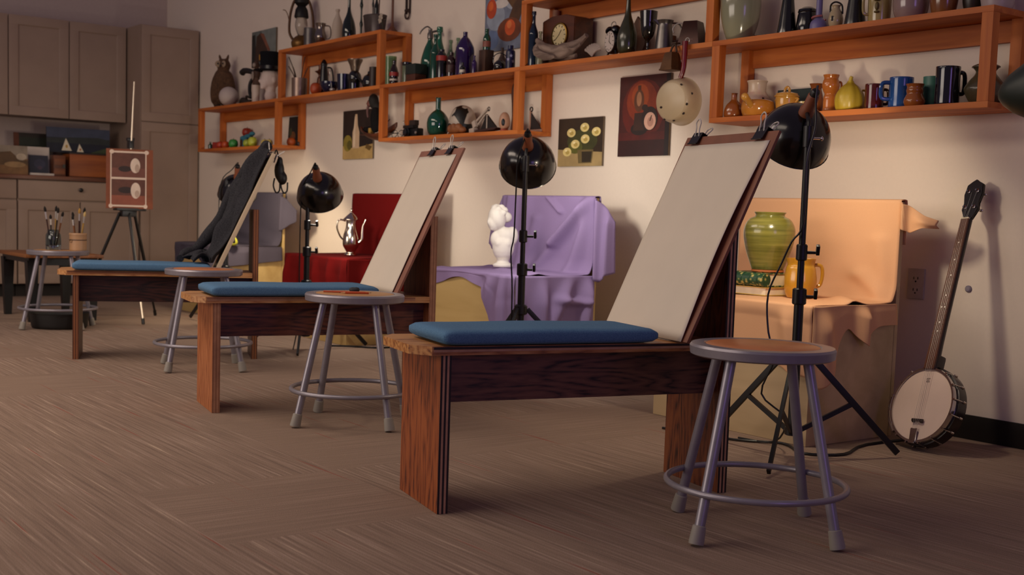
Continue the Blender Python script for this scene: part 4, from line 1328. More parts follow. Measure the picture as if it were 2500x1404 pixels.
t = thing('wooden_box', 'orange-brown wooden box under the sailboat painting', 'box', (-10.70, 3.25, CZ))
MB().box((0, 0.06, 0.104), (0.22, 0.36, 0.190), None, 0.004).build('body', wood('#8a4316', '#a85a22', 'y', 5, 10), t)
MB().box((0, 0.06, 0.2055), (0.23, 0.37, 0.012), None, 0.003).box((0, 0.06, 0.0045), (0.225, 0.365, 0.009)).build('lid', M('#2a1a12', 0.5), t)
t = thing('pochade_box', 'dark brown slatted paint box beside the orange box', 'box', (-10.62, 3.035, CZ))
MB().box((0, 0, 0.09), (0.14, 0.10, 0.18), None, 0.004).build('body', wood('#4a2412', '#6e3a1c', 'y', 5, 10), t)
MB().box((0.071, 0, 0.045), (0.006, 0.09, 0.05), None, 0.002).box((0.071, 0, 0.125), (0.006, 0.09, 0.05), None, 0.002).build('drawer', wood('#6e3a1c', '#86491f', 'y', 5, 10), t)
MB().box((0.073, 0.035, 0.09), (0.010, 0.02, 0.03)).build('latch', black_m, t)

# ================================================================== BLACK TABLE, TUB, BRUSH JARS
t = thing('low_table', 'low black metal table with a wooden top behind the stool with the jars', 'table', (-8.44, 2.36, 0.0006))
MB().box((0, 0, 0.431), (0.74, 0.50, 0.022), None, 0.004).build('tabletop', wood('#6b3f20', '#8f5a30', 'x', 5, 12), t)
mb = MB()
for sy in (-1, 1):
    mb.prism([(-0.33, 0.42), (0.33, 0.42), (0.33, 0.35), (0.27, 0.365), (0.24, 0.385), (-0.24, 0.385), (-0.27, 0.365), (-0.33, 0.35)], 0.012, Matrix.Translation((0, sy * 0.215, 0)))
for sx in (-1, 1):
    mb.box((sx * 0.325, 0, 0.395), (0.012, 0.43, 0.05))
mb.build('apron', matte_m, t)
for sx in (-1, 1):
    for sy in (-1, 1):
        MB().lathe([(0.030, 0), (0.036, 0.1), (0.052, 0.40)], (0, 0, 0), 4, Matrix.Rotation(PI / 4, 3, 'Z')).build('leg', matte_m, t, (sx * 0.30, sy * 0.195, 0))
o = MB().lathe(catmull([(0.15, 0), (0.165, 0.008), (0.172, 0.05), (0.177, 0.092), (0.179, 0.097)], 3) + [(0.170, 0.092), (0.155, 0.02), (0, 0.015)], n=40, caps=False).build('floor_tub', M('#14110f', 0.6, var=0.1), loc=(-7.735, 2.225, 0))
tag(o, 'shallow dark round tub on the carpet under the stool with the jars', 'tub')
JS = 0.4885
bru_m = [M('#3a1d12', 0.4), M('#20140f', 0.4), M('#7a4a22', 0.4), M('#a8843c', 0.4)]
def brush(base, top, label, hm, bl, grp, flat=False):
    b_, t_ = Vector(base), Vector(top)
    root = thing('paint_brush', label, 'brush', base, 0, grp)
    d = t_ - b_
    MB().cyl((0, 0, 0), d * 0.70, 0.0028, 0.0052, 8).build('handle', hm, root)
    MB().cyl(d * 0.68, d * 0.86, 0.0055, 0.0065, 8).build('ferrule', silver, root)
    q = d.to_track_quat('Z', 'Y').to_matrix()
    MB().lathe([(0.0062, 0), (0.0085, d.length * .05), (0.007, d.length * .10), (0.0, d.length * .15)], d * 0.855, 10, q).build('bristles', bl, root)
jar1 = (-7.745, 2.190)
t = thing('glass_jar', 'clear bluish glass jar of brushes on the left stool', 'jar', (*jar1, JS))
lathe_body([(.9, 0), (1, .04), (1, .70), (.80, .84), (.78, 1)], 0.046, 0.125, 3, True, 0.003).build('body', glass('#b9c9cb', 0.04, 1.0), t)
dk = M('#15100d', 0.9)
for (dx, dz, lab, hm) in ((-0.055, 0.27, 'dark brush leaning to the far left in the glass jar', 0), (0.012, 0.275, 'upright brush in the middle of the glass jar', 3), (0.040, 0.265, 'dark brush leaning right in the glass jar', 1), (0.060, 0.24, 'brush at the right rim of the glass jar', 2), (-0.005, 0.22, 'short thick brush low in the glass jar', 1)):
    off = Vector((-bx.y, bx.x, 0)) * {-0.055: 0.0, 0.012: 0.016, 0.040: -0.016, 0.060: 0.004, -0.005: -0.028}[dx]
    p = Vector((jar1[0], jar1[1], JS + 0.0165)) + bx * (dx * 0.25) + off * .8
    brush(p, Vector((jar1[0], jar1[1], JS + dz)) + bx * dx + off * 1.2, lab, bru_m[hm], dk, 'brushes in the glass jar')
jar2 = (-7.690, 2.325)
t = thing('stoneware_crock', 'pale stoneware crock of brushes on the left stool', 'crock', (*jar2, JS))
lathe_body([(.92, 0), (.98, .03), (1, .08), (1, .86), (1.04, .88), (1.04, .97), (.98, 1)], 0.052, 0.108, 2, True, 0.006).build('body', M('#b08a66', 0.4, var=0.08), t)
MB().lathe([(0.0525, 0.062), (0.0531, 0.063), (0.0531, 0.067), (0.0525, 0.068)], n=36, caps=False).ring((0.0528 * math.cos(-1.2), 0.0528 * math.sin(-1.2), 0.058), 0.010, 0.0012, 16, 6, Euler((PI / 2, 0, PI / 2 - 1.2)).to_matrix()).build('painted_band', M('#4a3426', 0.5), t)
for (dx, dz, lab, hm, bl) in ((-0.040, 0.24, 'thin brush at the left of the stoneware crock', 2, dk), (-0.028, 0.22, 'second thin brush at the left of the stoneware crock', 2, dk), (0.010, 0.265, 'fat brush with yellow bristles in the stoneware crock', 0, M('#a8803a', 0.8)), (0.032, 0.27, 'dark tipped brush rising behind the fat yellow one', 1, dk), (0.050, 0.245, 'pale handled brush leaning right in the stoneware crock', 3, M('#c0a468', 0.8))):
    off = Vector((-bx.y, bx.x, 0)) * {-0.040: 0.012, -0.028: -0.016, 0.010: 0.0, 0.032: 0.024, 0.050: -0.012}[dx]
    p = Vector((jar2[0], jar2[1], JS + 0.015)) + bx * (dx * 0.3) + off
    brush(p, Vector((jar2[0], jar2[1], JS + dz)) + bx * dx + off * 1.2, lab, bru_m[hm], bl, 'brushes in the crock')

# ================================================================== JACKET AND POUCH ON THE CREAM BOARD
jk = fabric('#26262a', '#3a3a3e', 180)
def jacket_fn(u, v):
    # u across the board width, v from the top edge down the face and out over the cushion
    W = 0.42
    wl = 0.30 + 0.10 * v + 0.04 * math.sin(5 * v)
    x = W - 0.03 - wl * (1 - u) - 0.02 * math.sin(4 * v)
    fold = 0.018 * math.sin(9 * u + 4 * v) + 0.014 * math.sin(19 * u - 7 * v) + 0.009 * math.sin(31 * u + 11 * v) + 0.02 * math.sin(6 * v + 2 * u) + 0.008 * math.sin(24 * v - 9 * u)
    bulge = 0.055 * math.sin(PI * min(1, u * 1.0)) * (0.35 + 0.65 * math.sin(PI * min(1, v * 1.25))) + 0.014
    k = max(0, (v - 0.80) / 0.20)
    z = 0.69 * (1 - v / 0.80) if v < 0.80 else 0.0
    y = -0.012 - max(0.004, bulge + fold * min(1, 6 * u) * min(1, 6 * (1 - u) + .2))
    y -= 0.02 * math.exp(-((v - .74) / .06) ** 2)
    # past the foot of the board it spreads towards the sitter
    y -= 0.085 * k
    z -= 0.0 + 0.010 * k
    return (x, y, z)
t = thing('grey_jacket', 'dark grey jacket draped over the cream drawing board and down to its cushion', 'jacket')
bpy.context.view_layer.update()
R1, O1 = bd1.matrix_world.to_3x3(), bd1.location.copy()
def jw(p, lift=0.0):
    q = O1 + R1 @ Vector(p)
    if q.z < BH + 0.052 + lift:
        q.z = BH + 0.052 + lift
    return q
def jf(u, v):
    return jw(jacket_fn(u, v), 0.015 * (1 + math.sin(13 * u)) * (1 if v > .8 else 0) + (0.03 * math.sin(PI * (v - .8) / .2) if v > .8 else 0))
MB().grid(jf, 46, 70).build('body', jk, t, solid=0.006)
MB().tube([jw((0.30, -0.045, 0.66)), jw((0.22, -0.075, 0.55)), jw((0.14, -0.085, 0.40)), jw((0.10, -0.09, 0.22)), jw((0.10, -0.13, 0.06), .03), jw((0.14, -0.17, -0.02), .03), jw((0.20, -0.17, -0.06), .010)], lambda k: 0.034 + 0.010 * math.sin(14 * k) ** 2 - 0.024 * k * k, 14).build('sleeve', jk, t)
MB().tube([jw((0.36, -0.04, 0.70)), jw((0.28, -0.050, 0.712)), jw((0.18, -0.048, 0.69))], 0.024, 12).build('collar', jk, t)
pc = O1 + R1 @ Vector((0.33, 0.075, 0.60))
bm_ = M('#0b0b0c', 0.5, var=0)
t = thing('strap_pouch', 'small black pouch with looped strap hanging behind the top of the cream board', 'pouch', pc)
blob('body', [((0, 0, 0.02), (0.030, 0.026, 0.055)), ((0.012, 0.012, -0.02), (0.030, 0.026, 0.035)), ((0.006, 0, 0.065), (0.016, 0.016, 0.03))], bm_, t, (0, 0, 0), 0.006, 4)
for dx in (-0.012, 0.028):
    q = [Vector((0, 0, -0.03)) + bx * (dx + a_) + Vector((0, 0, b_)) for a_, b_ in ((-0.012, 0.01), (-0.018, -0.03), (-0.004, -0.065), (0.014, -0.055), (0.016, -0.01))]
    MB().tube(q, 0.0042, 8).build('strap', bm_, t)
MB().tube([Vector((0, 0, 0.07)), Vector((0, 0, 0.09)) + (O1 + R1 @ Vector((0.33, 0.012, 0.655)) - pc) * 0.5, O1 + R1 @ Vector((0.33, 0.014, 0.66)) - pc], 0.004, 6).build('hanging_loop', bm_, t)

# ================================================================== WALL PAINTINGS
picture('bottle_painting', 'small painting of a white bottle and a pear, unframed, below the lantern shelf', 'painting', 0.42, 0.335, PM('#241710'), [
    (PM('#b8985c', .15), [(-.5, 0), (.5, 0), (.5, .30), (-.1, .22), (-.5, .28)]), (PM('#8a7a2c'), egg(-.33, .33, .15, .17)), (PM('#5a521c'), egg(-.27, .29, .08, .1)),
    (PM('#c9ac8a', .1), [(-.17, .22), (.06, .22), (.06, .55), (0, .70), (-.02, .92), (-.09, .92), (-.11, .70), (-.17, .55)]), (PM('#e0c8a8', .1), [(-.14, .25), (-.08, .25), (-.07, .88), (-.10, .88), (-.14, .55)]), (PM('#6b5020'), [(.30, .30), (.48, .24), (.40, .16), (.26, .22)])],
    (-7.395, WY - 0.008, 1.150))
picture('rose_painting', 'painting of cream roses in a glass, unframed, on the bright wall', 'painting', 0.368, 0.255, PM('#30200f'), [
    (PM('#a38a5a', .15), [(-.5, 0), (.5, 0), (.5, .28), (-.5, .36)]), (PM('#3c3c18'), egg(.05, .52, .34, .24)), (PM('#5a5a20'), egg(-.1, .40, .16, .14)),
    (PM('#6b5a34'), [(-.02, .06), (.28, .06), (.31, .34), (-.05, .34)]), (PM('#2e2414'), [(.06, .08), (.26, .08), (.28, .30), (.05, .30)]),
    *[(PM('#d9c47e', .15), egg(a, b, .098, .093)) for a, b in ((-.20, .70), (.10, .80), (.36, .70), (.12, .56), (-.10, .46), (-.28, .30))],
    *[(PM('#b39a4e', .15), egg(a + .01, b - .01, .045, .042)) for a, b in ((-.20, .70), (.10, .80), (.36, .70), (.12, .56), (-.10, .46), (-.28, .30))],
    *[(PM('#efe0a8', .1), egg(a - .02, b + .03, .028, .022)) for a, b in ((-.20, .70), (.10, .80), (.36, .70), (.12, .56), (-.10, .46), (-.28, .30))]],
    (-4.988, WY - 0.008, 1.070))
picture('clock_painting', 'dark red painting of an oil lamp and alarm clock beside the hanging pan', 'painting', 0.37, 0.40, PM('#3c0d08'), [
    (PM('#571408'), egg(-.02, .58, .42, .38)), (PM('#7a2a0c', .2), egg(-.05, .68, .30, .26)), (PM('#8f3c12', .2), egg(-.08, .74, .17, .16)), (PM('#2a0806'), rect(-.5, 0, .5, .26)), (PM('#4a100a'), rect(-.5, .20, .5, .30)), (PM('#180706'), rect(.42, 0, .5, 1)),
    (PM('#1e100c'), egg(-.08, .34, .17, .08)), (PM('#331a10'), [(-.20, .32), (.02, .32), (.0, .54), (-.18, .54)]), (PM('#57301a'), egg(-.10, .69, .10, .14)), (PM('#9a6a4a', .15), egg(-.10, .71, .05, .09)), (PM('#42200f'), rect(-.13, .82, -.07, .88)),
    (PM('#24140f'), egg(.12, .46, .16, .15)), (PM('#2a1812'), egg(.02, .60, .06, .04)), (PM('#c79a84', .1), egg(.13, .43, .115, .11)), (PM('#a87a68', .1), egg(.14, .42, .06, .06)), (PM('#2a1812'), [(.12, .43), (.14, .43), (.17, .50), (.15, .50)])],
    (-4.497, WY - 0.008, 1.114))
picture('branch_painting', 'large painting of brown branches with orange fruit above the bottles', 'painting', 0.36, 0.56, PM('#6c7384'), [
    (PM('#8a92a0', .2), egg(-.2, .35, .25, .14)), (PM('#9aa0ac', .2), egg(.25, .5, .2, .1)), (PM('#5b6a8a', .2), egg(-.3, .12, .2, .1)), (PM('#c9c0b8', .1), egg(-.05, .48, .2, .05)),
    (PM('#5a3c1e'), [(-.5, .55), (-.1, .62), (.35, .35), (.5, .45), (.5, .60), (.2, .68), (-.5, .72)]), (PM('#4a2e16'), [(.1, .10), (.3, .12), (.5, .35), (.5, .55), (.28, .45), (.05, .2)]), (PM('#6e4c28'), [(-.5, .85), (.5, .70), (.5, .80), (-.4, .95)]),
    (PM('#a83c14'), egg(-.32, .44, .14, .10)), (PM('#c4581c'), egg(-.34, .47, .07, .05)), (PM('#6b3414'), egg(.18, .20, .32, .12)), (PM('#c4501c'), egg(.20, .22, .14, .08)), (PM('#d8743a'), egg(.18, .25, .06, .04))],
    (-5.722, WY - 0.008, 1.744))
picture('coastal_painting', 'small grey and brown painting on the wall above the owl shelf', 'painting', 0.44, 0.28, PM('#5f6560'), [
    (PM('#747a74', .15), rect(-.1, .35, .5, 1)), (PM('#20201a'), [(-.5, 0), (-.5, .9), (-.36, .92), (-.30, .2), (-.1, 0)]), (PM('#3c2818'), [(-.36, .15), (-.30, .85), (-.1, .95), (.15, .45), (.3, .1)]), (PM('#7a4a34'), [(-.15, .92), (0, .9), (.28, .4), (.2, .38)]), (PM('#c08a2c'), rect(-.18, .18, .12, .34))],
    (-8.93, WY - 0.008, 1.905))
# ================================================================== SHELF OBJECTS
L_, M_, U_ = ZL + 0.0003, ZM + 0.0003, ZU + 0.0003
# ---- right shelf, lower board (left to right)
pot('jug', 'squat brown bottle jug at the left end of the right shelf', 'jug', -3.745, 3.98, L_, 0.108, 0.043, [(.85, 0), (1, .08), (.98, .30), (.80, .52), (.42, .68), (.30, .76), (.30, .95), (.36, 1)], glaze('#8a4a1c'))
def spotted():
    m, N, L, b = nodes('spotted_glaze')
    mp = tc(N, L, (1, 1, 1))
    n = N.new('ShaderNodeTexVoronoi')
    n.inputs['Scale'].default_value = 34
    L.new(mp.outputs[0], n.inputs['Vector'])
    sx = N.new('ShaderNodeSeparateXYZ')
    L.new(mp.outputs[0], sx.inputs[0])
    r2 = ramp(N, [(0.25, lin('#cdb4a4')), (0.28, lin('#1a1412')), (0.52, lin('#1a1412')), (0.55, lin('#c9a79a')), (0.9, lin('#cdb8a0'))])
    mu = N.new('ShaderNodeMath')
    mu.operation = 'MULTIPLY_ADD'
    mu.inputs[1].default_value = 0.5
    L.new(n.outputs['Distance'], mu.inputs[0])
    m2 = N.new('ShaderNodeMath')
    m2.operation = 'MULTIPLY'
    m2.inputs[1].default_value = 5.0
    L.new(sx.outputs['Z'], m2.inputs[0])
    L.new(m2.outputs[0], mu.inputs[2])
    L.new(mu.outputs[0], r2.inputs[0])
    L.new(r2.outputs[0], b.inputs['Base Color'])
    b.inputs['Roughness'].default_value = 0.25
    return m
pot('patterned_vase', 'round pale vase with black painted patches behind the casserole', 'vase', -3.70, 4.075, L_, 0.168, 0.062, [(.55, 0), (.80, .10), (1, .34), (.95, .52), (.72, .66), (.64, .72), (.66, .92), (.74, .98), (.72, 1)], spotted(), True)
yel, ora = glaze('#bf8a3a'), glaze('#b9772c')
t = potx('casserole', 'low yellow casserole with a stub handle towards the viewer', 'casserole', -3.60, 3.975, L_, 0.072, 0.072, [(.80, 0), (.90, .08), (1, .45), (.96, .78), (.86, .92), (.60, 1)], ora)
MB().tube([(0.018, -0.060, 0.040), (0.020, -0.088, 0.062), (0.022, -0.105, 0.072)], lambda k: 0.013 + 0.004 * k, 12).ell((0.0225, -0.108, 0.074), 0.0172).build('handle', yel, t)
t = potx('lidded_pot', 'yellow lidded pot with a looped knob before the dark card', 'pot', -3.48, 4.02, L_, 0.085, 0.050, [(.66, 0), (.78, .04), (.92, .5), (.96, .9), (1.05, .94), (1.05, 1), (.9, 1)], yel)
MB().lathe([(0, 0.084), (0.049, 0.085), (0.046, 0.094), (0.020, 0.101), (0, 0.102)], n=28, caps=False).tube([(-0.014, 0, 0.099), (-0.010, 0, 0.116), (0, 0, 0.122), (0.010, 0, 0.116), (0.014, 0, 0.099)], 0.0055, 8).build('lid', yel, t)
for s_ in (-1, 1):
    MB().tube([(s_ * 0.044, 0, 0.072), (s_ * 0.062, 0, 0.070), (s_ * 0.046, 0, 0.052)], 0.005, 8).build('handle', yel, t)
picture('dark_card', 'dark teal card leaning on the wall behind the yellow lidded pot', 'card', 0.185, 0.125, M('#17282a', 0.7, var=0.1), [], (-3.53, 4.118, L_ + .0005), 0, -0.06, M('#17282a', .7), th=0.005)
pot('small_cup', 'small pale yellow cup between the lidded pot and the lamp socket', 'cup', -3.416, 4.055, L_, 0.060, 0.025, 'cup', glaze('#c9b476'), True)
pot('brown_jar', 'brown earthenware jar with flared rim behind the wooden lamp socket', 'jar', -3.352, 4.055, L_, 0.130, 0.030, [(.65, 0), (.95, .2), (1, .5), (.75, .78), (.72, .85), (1, 1)], glaze('#7d4420'), True)
t = potx('orange_jug', 'tall orange jug with a bulging upper body and side handle', 'jug', -3.258, 4.03, L_, 0.158, 0.036, [(.85, 0), (.90, .05), (.80, .12), (.78, .40), (.66, .50), (.82, .58), (1, .72), (.88, .86), (.80, .90), (.92, 1)], glaze('#b5682a'), True)
handle(IMG_R, 0.030, 0.070, 0.030, 0.030, 0.018, 0.0045, glaze('#b5682a'), t)
handle(IMG_R, 0.033, 0.130, 0.034, 0.095, 0.010, 0.0045, glaze('#8f4a20'), t)
def gourd_fn(seg=8):
    mb = MB()
    prof = catmull([(.001, 0.006), (.045, 0.0), (.057, 0.03), (.054, 0.065), (.036, 0.095), (.016, 0.112), (.012, 0.120)], 4)
    n = 48
    rings = []
    for r, z in prof:
        rings.append([mb.bm.verts.new((r * (1 + .06 * abs(math.cos(seg / 2 * a)) - .03) * math.cos(a), r * (1 + .06 * abs(math.cos(seg / 2 * a)) - .03) * math.sin(a), z)) for a in [2 * PI * k / n for k in range(n)]])
    for a, b in zip(rings, rings[1:]):
        for k in range(n):
            mb.bm.faces.new((a[k], a[(k + 1) % n], b[(k + 1) % n], b[k]))
    mb.bm.faces.new(rings[0][::-1])
    mb.bm.faces.new(rings[-1])
    return mb
t = thing('pumpkin_jar', 'yellow pumpkin-shaped ceramic jar in the middle of the right shelf', 'jar', (-3.128, 3.99, L_))
gy = M('#b79b2e', 0.35, var=0.12, scale=14)
gourd_fn().build('body', gy, t)
MB().tube([(0, 0, 0.118), (0.001, 0, 0.130), (0.004, 0, 0.139)], lambda k: 0.010 - 0.004 * k, 10).build('stem', gy, t)
handle(IMG_R, 0.052, 0.085, 0.054, 0.035, 0.014, 0.0045, gy, t)
t = potx('red_mug', 'dark red glazed mug between the pumpkin jar and the blue mug', 'mug', -3.018, 4.0, L_, 0.100, 0.037, 'mug', glaze('#4f1512', .3, 25, .12), True)
handle(IMG_R, 0.035, 0.082, 0.036, 0.025, 0.020, 0.006, glaze('#2a1412'), t)
t = potx('blue_mug', 'blue mug with its handle to the left', 'mug', -2.895, 4.0, L_, 0.117, 0.046, 'mug', glaze('#1f4f8f', .1, 10, .15), True)
handle(IMG_R + 180, 0.045, 0.098, 0.045, 0.035, 0.034, 0.008, glaze('#1f4f8f', .1, 10, .15), t)
pot('bulbous_pot', 'small brown double-bellied pot before the teal cup', 'pot', -2.808, 3.965, L_, 0.085, 0.040, [(.80, 0), (.95, .12), (1, .28), (.80, .50), (.74, .58), (.80, .72), (.74, .86), (.86, 1)], glaze('#9a5722'), True)
pot('teal_cup', 'teal green cup behind the double-bellied pot', 'cup', -2.787, 4.045, L_, 0.118, 0.036, 'cup', M('#3f7464', 0.45, var=.08), True)
nav = glaze('#11141f', .1, 10, .1)
t = potx('navy_mug', 'tall dark navy mug with its handle to the right', 'mug', -2.693, 4.0, L_, 0.142, 0.045, 'mug', nav, True)
handle(IMG_R, 0.044, 0.124, 0.044, 0.045, 0.020, 0.008, nav, t)
olv = M('#4a4330', 0.28, var=.25, scale=20, coat=.2)
t = potx('ginger_jar', 'dark olive lidded jar behind the right end post', 'jar', -2.570, 4.05, L_, 0.138, 0.072, [(.50, 0), (.75, .10), (1, .36), (.96, .50), (.66, .72), (.52, .82), (.50, .90), (.66, 1)], olv)
MB().lathe(catmull([(0.050, 0.137), (0.048, 0.142), (0.030, 0.150), (0.010, 0.156), (0.012, 0.165), (0.0, 0.170)], 3), n=28, caps=True).build('lid', olv, t)

# ---- right shelf, top board
pot('celadon_vase', 'big grey-green vase at the left on top of the right shelf', 'vase', -3.740, 3.988, M_, 0.30, 0.088, [(.55, 0), (.68, .05), (.90, .25), (1, .50), (.92, .72), (.60, .88), (.42, .93), (.48, 1)], glaze('#8a8a70', .08, 6), True, n=40)
blk = glaze('#101010', .1, 10, .12)
pot('shallow_bowl', 'shallow black bowl showing on both sides behind the big vase', 'bowl', -3.760, 4.100, M_, 0.034, 0.047, 'bowl', blk, True)
pot('black_vase', 'black waisted bottle vase right of the big grey-green vase', 'vase', -3.482, 4.0, M_, 0.30, 0.042, 'hour', blk, True)
t = potx('black_pot', 'black lidded pot with a side handle', 'pot', -3.40, 4.03, M_, 0.092, 0.046, [(.80, 0), (.95, .08), (1, .35), (.90, .80), (.84, .95), (.9, 1)], blk)
MB().lathe([(0, 0.091), (0.040, 0.092), (0.038, 0.102), (0.020, 0.112), (0, 0.114)], n=28, caps=False).build('lid', blk, t)
handle(IMG_R, 0.042, 0.092, 0.044, 0.045, 0.016, 0.005, blk, t)
lav = M('#6f6794', 0.4, var=.08)
t = potx('bud_vase', 'lavender stick vase with a pink coil round its foot', 'vase', -3.302, 3.985, M_, 0.22, 0.036, [(1, 0), (1, .05), (.88, .16), (.40, .24), (.36, .30), (.36, 1)], lav)
MB().tube([(0.027 * math.cos(a_), 0.027 * math.sin(a_), 0.042 + 0.0012 * k_) for k_, a_ in enumerate([i_ * .45 for i_ in range(14)])], 0.0042, 6).build('coil', M('#a05a5a', .5), t)
cr = glaze('#b3a17c')
t = potx('cream_jug', 'small cream egg-shaped jug with a dark loop handle', 'jug', -3.228, 4.0, M_, 0.096, 0.030, [(.55, 0), (.85, .15), (1, .38), (.85, .65), (.55, .85), (.50, .92), (.62, 1)], cr, True)
MB().tube([(-0.022, -0.008, 0.070), (-0.018, -0.012, 0.098), (0.004, -0.010, 0.108), (0.024, 0.004, 0.095), (0.026, 0.008, 0.060)], 0.0038, 8).build('handle', blk, t)
MB().box((0.006, -0.0295, 0.040), (0.007, 0.004, 0.020)).build('dark_mark', blk, t)
pot('black_vase', 'black flared bottle vase between the cream jug and the yellow mug', 'vase', -3.132, 4.0, M_, 0.30, 0.043, 'hour', M('#131210', 0.22, var=.2, scale=50, coat=.2), True)
ym = glaze('#a3905a')
t = potx('face_mug', 'yellow mug with a moulded face on its front', 'mug', -3.017, 4.0, M_, 0.150, 0.045, [(.86, 0), (.93, .04), (.98, .3), (1, .6), (.95, .9), (1, 1)], ym, True)
fa = math.radians(IMG_R - 120)
fc, fs_ = math.cos(fa), math.sin(fa)
MB().ell((0.045 * fc, 0.045 * fs_, 0.062), (0.008, 0.008, 0.016)).ell((0.044 * fc, 0.044 * fs_, 0.040), (0.011, 0.011, 0.005)).ell((0.044 * fc, 0.044 * fs_, 0.084), (0.012, 0.012, 0.004)).build('moulded_face', M('#5f5226', .5), t)
handle(IMG_R + 180, 0.043, 0.12, 0.043, 0.035, 0.022, 0.006, ym, t)
pot('stoneware_bowl', 'wide greyish pink stoneware bowl with a dark foot on the right shelf top', 'bowl', -2.874, 4.0, M_, 0.125, 0.068, [(.72, 0), (.80, .04), (.95, .28), (1, .60), (.97, 1)], glaze('#8d7672', .1, 8), True)
pot('brown_crock', 'brown pot near the right end of the shelf top', 'pot', -2.730, 4.0, M_, 0.125, 0.052, 'pot', glaze('#7a4a22'), True)
pot('dark_jar', 'dark brown jar between the brown pot and the enamel basin', 'jar', -2.640, 4.045, M_, 0.12, 0.036, 'jar', M('#2a1f18', .4, var=.2), True)
t = potx('enamel_basin', 'white enamel basin with a dark blue rim at the right shelf end', 'basin', -2.532, 4.035, M_, 0.082, 0.066, [(.72, 0), (.80, .06), (1, .98), (1.0, 1)], M('#a89a98', .3, var=.04), True)
MB().ring((0, 0, 0.082), 0.066, 0.004, 40, 8).build('rim', M('#14162a', .3, var=0), t)

# ---- clock shelf
pot('blue_bottle', 'tall dark blue glass bottle beside the left post of the clock shelf', 'bottle', -5.176, 3.944, M_, 0.285, 0.026, 'bottle', M('#0d1c2c', .06, var=.1, coat=.4))
pot('clear_bottle', 'small clear glass bottle in front of the mantel clock', 'bottle', -5.118, 3.946, M_, 0.175, 0.022, 'bottle', glass('#b5b79a', .06, .8))
t = thing('mantel_clock', 'dark wooden mantel clock with a round cream dial', 'clock', (-5.03, 4.058, M_))
cw1 = wood('#3a1a0c', '#5a2c14', 'x', 6, 10, .35)
MB().prism([(-0.135, 0), (0.135, 0), (0.135, 0.235), (0.06, 0.255), (-0.06, 0.255), (-0.135, 0.235)], 0.128, None, 0.004).build('case', cw1, t)
MB().lathe([(0.062, 0), (0.066, 0.004), (0.064, 0.010), (0.058, 0.011)], (0.02, -0.064, 0.150), 40, RX, caps=False).build('bezel', M('#8a6a2c', .3, .9), t)
MB().lathe([(0, 0.0), (0.058, 0.0), (0.056, 0.006), (0, 0.008)], (0.02, -0.066, 0.150), 40, RX).build('dial', M('#c9b789', .5, var=.04), t)
mb = MB()
for k in range(12):
    a_ = 2 * PI * k / 12
    mb.box((0.02 + 0.047 * math.sin(a_), -0.0737, 0.150 + 0.047 * math.cos(a_)), (0.0035, 0.001, 0.010), (0, a_, 0))
mb.build('hour_mark', black_m, t)
MB().box((0.02 + 0.009, -0.075, 0.150 + 0.012), (0.003, 0.001, 0.034), (0, 0.64, 0)).box((0.02 - 0.016, -0.075, 0.150 - 0.012), (0.0025, 0.001, 0.044), (0, 0.93, 0)).build('hand', black_m, t)
pot('fruit_jar', 'orange topped cream jar standing behind the mantel clock', 'jar', -5.186, 4.100, M_, 0.30, 0.0185, 'cyl', M('#b98a68', .5))
# driftwood
dwm = wood('#5f4c42', '#8f7a6c', 'x', 14, 6, .9)
dw = MB()
rnd = random.Random(11)
dw.tube([(-0.20, -0.02, 0.125), (-0.13, -0.02, 0.075), (-0.05, 0, 0.050), (0.03, -0.01, 0.055), (0.10, 0.0, 0.075), (0.18, 0, 0.115)], lambda k: 0.012 + 0.026 * math.sin(PI * min(1, k * 1.05)) ** 1.2, 14)
dw.tube([(-0.16, 0.0, 0.085), (-0.09, 0.02, 0.045), (0.0, 0.03, 0.026), (0.09, 0.01, 0.022)], lambda k: 0.010 + 0.020 * math.sin(PI * k), 12)
dw.tube([(-0.17, -0.02, 0.115), (-0.19, -0.03, 0.07), (-0.10, -0.045, 0.030), (-0.02, -0.04, 0.022)], lambda k: 0.008 + 0.016 * math.sin(PI * k), 10)
dw.tube([(0.06, -0.02, 0.06), (0.12, -0.03, 0.05), (0.16, -0.02, 0.07)], lambda k: 0.010 - 0.005 * k, 10)
for v_ in dw.bm.verts:
    v_.co += Vector((rnd.uniform(-1, 1), rnd.uniform(-1, 1), rnd.uniform(-1, 1))) * 0.0022
o = dw.build('driftwood', dwm, loc=(-4.90, 3.932, M_ + .001))
tag(o, 'gnarled grey piece of driftwood lying in front of the mantel clock', 'driftwood')
sh = MB()
for k in range(9):
    a_ = -0.95 + 1.9 * k / 8
    sh.tube([(0, 0, 0.010), (0.030 * math.sin(a_), -0.012, 0.012 + 0.035 * math.cos(a_)), (0.056 * math.sin(a_), -0.004, 0.010 + 0.062 * math.cos(a_))], lambda q: 0.003 + 0.0068 * q, 8)
o = sh.build('scallop_shell', M('#a8988c', .6, var=.12), loc=(-4.685, 3.940, M_))
o.rotation_euler = (-0.35, 0, 0.2)
tag(o, 'pale ribbed scallop shell between the driftwood and alarm clock', 'shell')
t = thing('alarm_clock', 'black twin-bell alarm clock with a white dial', 'clock', (-4.585, 3.99, M_ + .002), math.radians(-14))
MB().lathe([(0.010, 0.020), (0.055, 0.018), (0.060, 0.008), (0.060, -0.020), (0.056, -0.026), (0, -0.026)], (0, 0, 0.074), 40, RX).build('case', blk, t)
MB().lathe([(0, 0.0), (0.051, 0.0), (0.050, 0.003), (0, 0.004)], (0, -0.017, 0.074), 40, RX).build('dial', M('#cfc2b8', .5, var=.03), t)
mb = MB()
for k in range(12):
    a_ = 2 * PI * k / 12
    mb.box((0.041 * math.sin(a_), -0.0213, 0.074 + 0.041 * math.cos(a_)), (0.0028, 0.0008, 0.008), (0, a_, 0))
mb.build('hour_mark', black_m, t)
